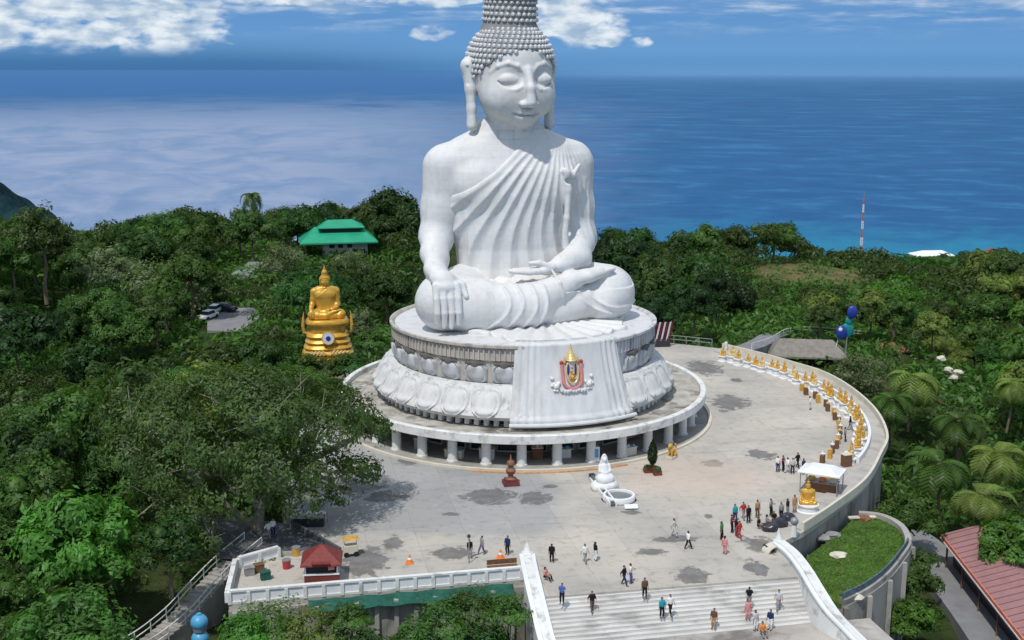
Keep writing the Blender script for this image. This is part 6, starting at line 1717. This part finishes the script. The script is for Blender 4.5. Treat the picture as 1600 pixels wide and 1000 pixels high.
for b_ in range(7):
    q = MB(); z0, z1 = H_*b_/7, H_*(b_+1)/7; r0, r1 = .55*(1-b_/7*.72), .55*(1-(b_+1)/7*.72)
    for c_ in range(3):
        a = c_*2.094; a2 = a+2.094; q.cone((r0*math.cos(a),r0*math.sin(a),z0),(r1*math.cos(a),r1*math.sin(a),z1),.10,.09,5)
        for kk in range(3):
            za = z0+(z1-z0)*kk/3; zb = z0+(z1-z0)*(kk+1)/3; ra = r0+(r1-r0)*kk/3; rb_ = r0+(r1-r0)*(kk+1)/3
            q.cone((ra*math.cos(a),ra*math.sin(a),za),(rb_*math.cos(a2),rb_*math.sin(a2),zb),.05,.05,4)
    q.build('mast_section', 'redpaint' if b_ % 2 == 0 else 'canopy', ms)
MB().cone((0,0,H_),(0,0,H_+1.6),.08,.03,6).build('antenna', 'metal', ms)
# road with parked cars on the left slope
X, Y, Z = atd(352, 512, 188); gz = tz(X, Y)+.3
tag(MB().prism([(X-1.6,Y-5),(X+4.2,Y-6),(X+4.4,Y+5),(X+2,Y+13),(X-3,Y+13),(X-4.0,Y+5)], gz-3, gz).build('hill_road', 'roadgrey'), 'grey road clearing on the left slope where cars are parked', 'road', kind='structure')
X2, Y2, Z2 = atd(385, 425, 228); tag(MB().prism([(X2-1.6,Y2-7),(X2+2.0,Y2-7),(X2+1.6,Y2+9),(X2-1.4,Y2+9)], tz(X2,Y2)-3, tz(X2,Y2)+.9).build('upper_road', 'roadgrey'), 'short stretch of grey road higher on the left slope', 'road', kind='structure')
def car(px, py, m_, lab, rz, pickup=False):
    x, y = at(px, py, gz); tt = thing('parked_car', lab, 'car', (x, y, gz), rz)
    q = MB(); q.box((0,0,.55),(4.2,1.7,.55),bev=.12); q.build('body', m_, tt, smooth=True)
    q = MB(); q.box((-.15,0,1.05),(2.3,1.5,.55),bev=.1,taper=.8); q.build('windows', 'glass', tt, smooth=True); MB().box((-.15,0,1.33),(1.85,1.22,.06),bev=.02).build('roof', m_, tt)
    for sx in (-1.3,1.3):
        for sy in (-.8,.8): MB().cone((sx,sy-.1,.32),(sx,sy+.1,.32),.32,.32,16).build('wheel', 'rubber', tt)
    for sy in (-.6,.6): MB().box((2.1,sy,.62),(.06,.3,.14)).build('headlight', 'cream', tt)
car(325, 498, 'carwhite', 'white car parked nearest on the left slope road', -1.9); car(335, 489, 'carwhite', 'second white car parked behind the nearest one on the slope road', -1.7); car(352, 486, 'cardark', 'dark car parked in shade at the end of the slope road', -.4)

# ================================================================== PEOPLE
def person_proto(kind, seed):
    root = bpy.data.objects.new('person', None); COL.objects.link(root); h = .028
    if kind == 'walk': hipz=.90; feet=[(-.11,-.30),(.11,.26)]; hands=[(-.30,.16,.86),(.30,-.20,.88)]
    elif kind == 'stand': hipz=.92; feet=[(-.12,.02),(.12,-.03)]; hands=[(-.29,-.06,.80),(.29,-.02,.80)]
    elif kind == 'phone': hipz=.92; feet=[(-.12,.0),(.13,-.06)]; hands=[(-.13,-.38,1.28),(.13,-.38,1.28)]
    elif kind == 'sit': hipz=.34; feet=[(-.16,-.58),(.16,-.55)]; hands=[(-.20,-.38,.52),(.20,-.38,.52)]
    else: hipz=.92; feet=[(-.15,.0),(.16,-.02)]; hands=[(-.26,-.10,.98),(.34,-.30,1.30)]
    up = hipz-.92; sh = 1.40+up; neck = 1.47+up; hd = 1.60+up
    lo = (-.6,-.75,-.06); hi = (.6,.6,1.85+up)
    legs_ = []
    for (fx, fy) in feet:
        if kind == 'sit': kn = (fx*1.1, -.42, .52); an_ = (fx, fy, .08)
        else: kn = (fx*1.0, fy*.45-.05, .50); an_ = (fx, fy, .09)
        legs_.append((((fx*.8, 0, hipz), kn, an_), (fx, fy)))
    arms = []
    for s, hnd in zip((-1,1), hands):
        a = Vector((s*.195, 0, sh)); b_ = Vector(hnd); mid = (a+b_)/2; L = (b_-a).length; k = math.sqrt(max(0, .30**2-(L/2)**2)); e = mid+Vector((s*.4,.7,-.4)).normalized()*k
        arms.append((tuple(a), tuple(e), hnd))
    def torso(B, o):
        B.chain([(0,0,hipz+.02),(0,.0,hipz+.24),(0,0,sh-.10)], [.135+o,.125+o,.15+o], .10, sq=(1.18,.80,1)); B.cap((-.13,0,sh-.02),(.13,0,sh-.02),.07+o,.07+o,.08)
    B = Field(lo, hi, h, 1.0); torso(B, 0)
    for (hp_, kn, an_), (fx, fy) in legs_:
        B.chain([hp_, kn, an_], [.088,.060,.042], .04); B.chain([(fx, fy+.04, .045),(fx, fy-.15, .035)], [.045,.036], .03)
    for a, e, hnd in arms:
        B.chain([a, e, hnd], [.052,.042,.030], .04); d = (Vector(hnd)-Vector(e)).normalized(); t_ = Vector(hnd)+d*.08; B.cap(hnd, tuple(t_), .036, .022, .02)
        for f_ in (-.02,-.007,.007,.02): B.cap(tuple(t_), tuple(t_+d*.07+Vector((f_,0,0))), .015, .011, .0)
        B.cap(hnd, tuple(Vector(hnd)+d*.05+Vector((0,-.04,0))), .016, .013, .01)
    B.cap((0,.01,neck-.06),(0,0,hd-.05),.052,.050,.03); B.ell((0,-.005,hd+.01),(.078,.098,.118),.02); B.ell((0,-.03,hd-.06),(.055,.065,.06),.03); B.ell((0,-.105,hd),(.014,.024,.022),.01)
    for s in (-1,1): B.ell((s*.08,.0,hd),(.012,.022,.032),.01)
    B.mesh('body', 'skin', root)
    B = Field(lo, hi, h, 1.0); torso(B, .022)
    for a, e, hnd in arms: B.chain([a, e], [.068,.058], .05)
    X, Y, Z = B.ax[0][:,None,None], B.ax[1][None,:,None], B.ax[2][None,None,:]; B.F = np.maximum(B.F, hipz-.03-Z); B.mesh('shirt', 'canopy', root)
    B = Field(lo, (hi[0], hi[1], hipz+.12), h, 1.0)
    B.cap((-.05,0,hipz),(.05,0,hipz),.135,.135,.05,sq=(1.1,.9,1))
    for (hp_, kn, an_), _ in legs_: B.chain([hp_, kn, (an_[0], an_[1], an_[2]+.06)], [.105,.078,.062], .05)
    B.mesh('trousers', 'cardark', root)
    B = Field((-.2,-.2,hd-.2), (.2,.25,hd+.2), .02, 1.0); B.ell((0,.02,hd+.04),(.090,.105,.105),0)
    if seed % 2: B.cap((0,.06,hd),(0,.08,hd-.16),.07,.05,.03)
    X, Y, Z = B.ax[0][:,None,None], B.ax[1][None,:,None], B.ax[2][None,None,:]; B.F = np.maximum(B.F, (-.065-Y)+0*X+np.clip((hd+.055-Z)*0,0,0)); B.F = np.where((Y < -.03) & (Z < hd+.05), np.maximum(B.F, .02), B.F); B.mesh('hair', 'hairblack', root)
    for (hp_, kn, an_), (fx, fy) in legs_: MB().box((fx, fy-.06, .035),(.10,.27,.075),bev=.025).build('shoe', 'rubber', root)
    return Proto(root)
M['skin'] = mat('tanned_skin', (.34,.19,.12), .6, .3); M['hairblack'] = mat('black_hair', (.015,.012,.010), .5, .4)
PR = {k: person_proto(k, i) for i, k in enumerate(('walk','stand','phone','sit'))}
CL = {'black':(.015,.015,.018),'white':(.75,.75,.74),'navy':(.02,.035,.11),'blue':(.05,.14,.42),'teal':(.02,.30,.36),'red':(.42,.05,.05),'pink':(.65,.27,.27),'maroon':(.18,.03,.07),'grey':(.26,.27,.28),'tan':(.40,.24,.13),'brown':(.14,.07,.05),'orange':(.70,.24,.05),'yellow':(.68,.55,.10),'green':(.07,.18,.08),'purple':(.13,.10,.26),'pale grey':(.50,.50,.50)}
CM = {k: mat(k.replace(' ', '_')+'_cloth', v, .85, .15, var=.12, scale=8) for k, v in CL.items()}
ppl = [(862,879,'stand','black','black',3,'person all in black standing on the terrace above the left stair wall'),
 (852,906,'sit','pink','black',1,'person in pink top crouching beside the left stair wall'),
 (914,879,'walk','white','grey',.5,'person in white shirt and grey trousers walking beside a dark dressed companion'),
 (930,876,'stand','black','white',2,'person in black top and white trousers beside the white shirted walker'),
 (975,914,'walk','black','navy',1,'person in black top at the left of the pair above the stairs'),
 (985,911,'phone','white','purple',1.3,'person in white top and purple trousers at the right of the pair above the stairs'),
 (1007,934,'stand','brown','black',.2,'person in brown top standing at the top edge of the stairs'),
 (878,943,'phone','blue','black',-.3,'person in blue top on the upper left of the stairs'),
 (925,955,'walk','black','brown',.2,'person in black walking down the left half of the stairs'),
 (1034,965,'stand','teal','black',.3,'person in bright teal top on the stairs'),
 (1047,960,'walk','white','black',.4,'person in white top and black trousers next to the teal dressed one'),
 (1115,982,'stand','brown','tan',-.4,'person in brown top and tan trousers low on the stairs'),
 (1170,948,'phone','black','grey',3,'person in black top with raised hands on the right of the stairs'),
 (1168,968,'stand','pink','pink',.2,'person in pink dress on the right of the stairs'),
 (1216,952,'walk','pale grey','grey',-.2,'pale grey dressed person near the right stair wall'),
 (1075,858,'walk','white','black',2,'person in white top and black shorts alone in the middle of the terrace'),
 (1132,866,'stand','pink','pink',2.5,'person all in pink standing below the dark crowd'),
 (1127,843,'stand','green','black',1,'person in dark green top leftmost of the crowd near the walkway'),
 (1148,815,'stand','teal','navy',.4,'person in teal top at the back left of the crowd'),
 (1161,811,'walk','red','grey',.4,'person in red top at the back of the crowd'),
 (1169,817,'stand','black','black',.4,'person in black right of the red top at the back of the crowd'),
 (1143,832,'phone','maroon','black',1.2,'person in maroon top in the middle of the crowd'),
 (1150,838,'stand','black','maroon',2.0,'person in black top and maroon trousers in the crowd'),
 (1155,842,'walk','red','red',.7,'person all in red at the front of the crowd'),
 (1053,838,'walk','pale grey','pale grey',1,'very pale dressed person left of the lone white shirted walker'),
 (753,866,'walk','grey','purple',-1,'grey dressed person on the left of the terrace above the bench'),
 (793,866,'stand','navy','black',-.5,'navy dressed person near the orange cone'),
 (734,872,'stand','black','grey',.5,'dark dressed person standing by the lamp left of the bench'),
 (1215,737,'stand','white','navy',.3,'person in white top and navy trousers leftmost of the group near the canopy stall'),
 (1223,736,'phone','maroon','black',1,'person in maroon top in the group near the canopy stall'),
 (1230,739,'walk','white','pale grey',2,'white dressed person in the middle of the group near the canopy stall'),
 (1238,740,'stand','pale grey','navy',0,'pale grey dressed person right of the middle in the group near the canopy stall'),
 (1246,731,'walk','black','black',.6,'black dressed walker at the back of the group near the canopy stall'),
 (1255,741,'stand','navy','black',.6,'navy dressed person closest to the canopy stall'),
 (1265,640,'stand','white','pale grey',1.5,'white dressed person alone in front of the golden row'),
 (1134,549,'stand','white','white',.5,'white dressed person by the footpath entrance'),
 (1185,826,'sit','black','black',1,'person in black sitting leftmost on the ground by the walkway'),
 (1198,822,'sit','grey','black',1.4,'person in grey top sitting on the ground by the walkway'),
 (1209,817,'sit','black','black',.4,'person in black sitting in the middle of the row by the walkway'),
 (1220,812,'stand','grey','black',.4,'person in grey top standing behind the seated row'),
 (1230,806,'stand','black','grey',.9,'person in black top and grey trousers standing behind the seated row'),
 (1204,806,'phone','grey','black',.9,'person in grey holding up a phone behind the seated row'),
 (1241,800,'stand','tan','tan',.4,'tan dressed person at the right end of the crowd by the walkway'),
 (1183,808,'stand','tan','brown',.4,'tan and brown dressed person between the two parts of the crowd'),
 (1320,690,'stand','grey','black',1.4,'grey dressed person standing among the golden figures'),
 (1328,672,'walk','black','grey',1.4,'dark dressed person walking behind the golden figures'),
 (1191,992,'sit','orange','grey',.2,'person in orange top sitting on the landing below the stairs'),
 (1180,985,'stand','pale grey','white',.6,'pale dressed person left of the orange dressed one on the landing'),
 (1203,984,'stand','navy','white',-.6,'person in navy top right of the orange dressed one on the landing'),
 (427,838,'stand','white','navy',.6,'white dressed person under the great spreading tree by the ramp'),
 (420,842,'walk','white','grey',.9,'second white dressed person under the great spreading tree'),
 (512,893,'stand','pink','grey',0,'person in pink by the corner of the red roofed kiosk')]
for px, py, kd, shc, trc, rz, lab in ppl:
    z = 0.0; x, y = at(px, py, 0)
    if (Vector((x, y))-o0).dot(fd) > 0:
        for _ in range(12):
            s_ = (Vector((x, y))-o0).dot(fd); z = max(zl-.02, -ri*(math.floor(s_/tr)+1)) if s_ > 0 else 0.0; x, y = at(px, py, z)
    PR[kd].place((x, y, z), rz, lab, 'person', None, .93, {'shirt': CM[shc], 'trousers': CM[trc]})
for px, py, lab in ((1203,829,'left black tarpaulin covered bundle beside the walkway'),(1218,822,'middle black bundle of bags beside the walkway'),(1231,814,'right black bundle of bags beside the walkway')):
    x, y = at(px, py); q = MB(); q.ball((0,0,.3),(.75,.55,.42),3)
    for v in q.bm.verts: v.co += v.co.normalized()*.10*math.sin(v.co.x*8+px)*math.cos(v.co.y*9)
    o = q.build('bag_bundle', 'cardark', smooth=True); o.location = (x, y, 0); tag(o, lab, 'bundle')
x, y = at(733, 880)
tt = thing('lamp_post', 'thin dark lamp post left of the wooden bench', 'lamp post', (x, y, 0)); MB().cone((0,0,0),(0,0,2.2),.05,.04,8).build('post', 'metal', tt); MB().ball((0,0,2.3),(.15,.15,.17),2).build('lamp_head', 'cardark', tt)

single_out()
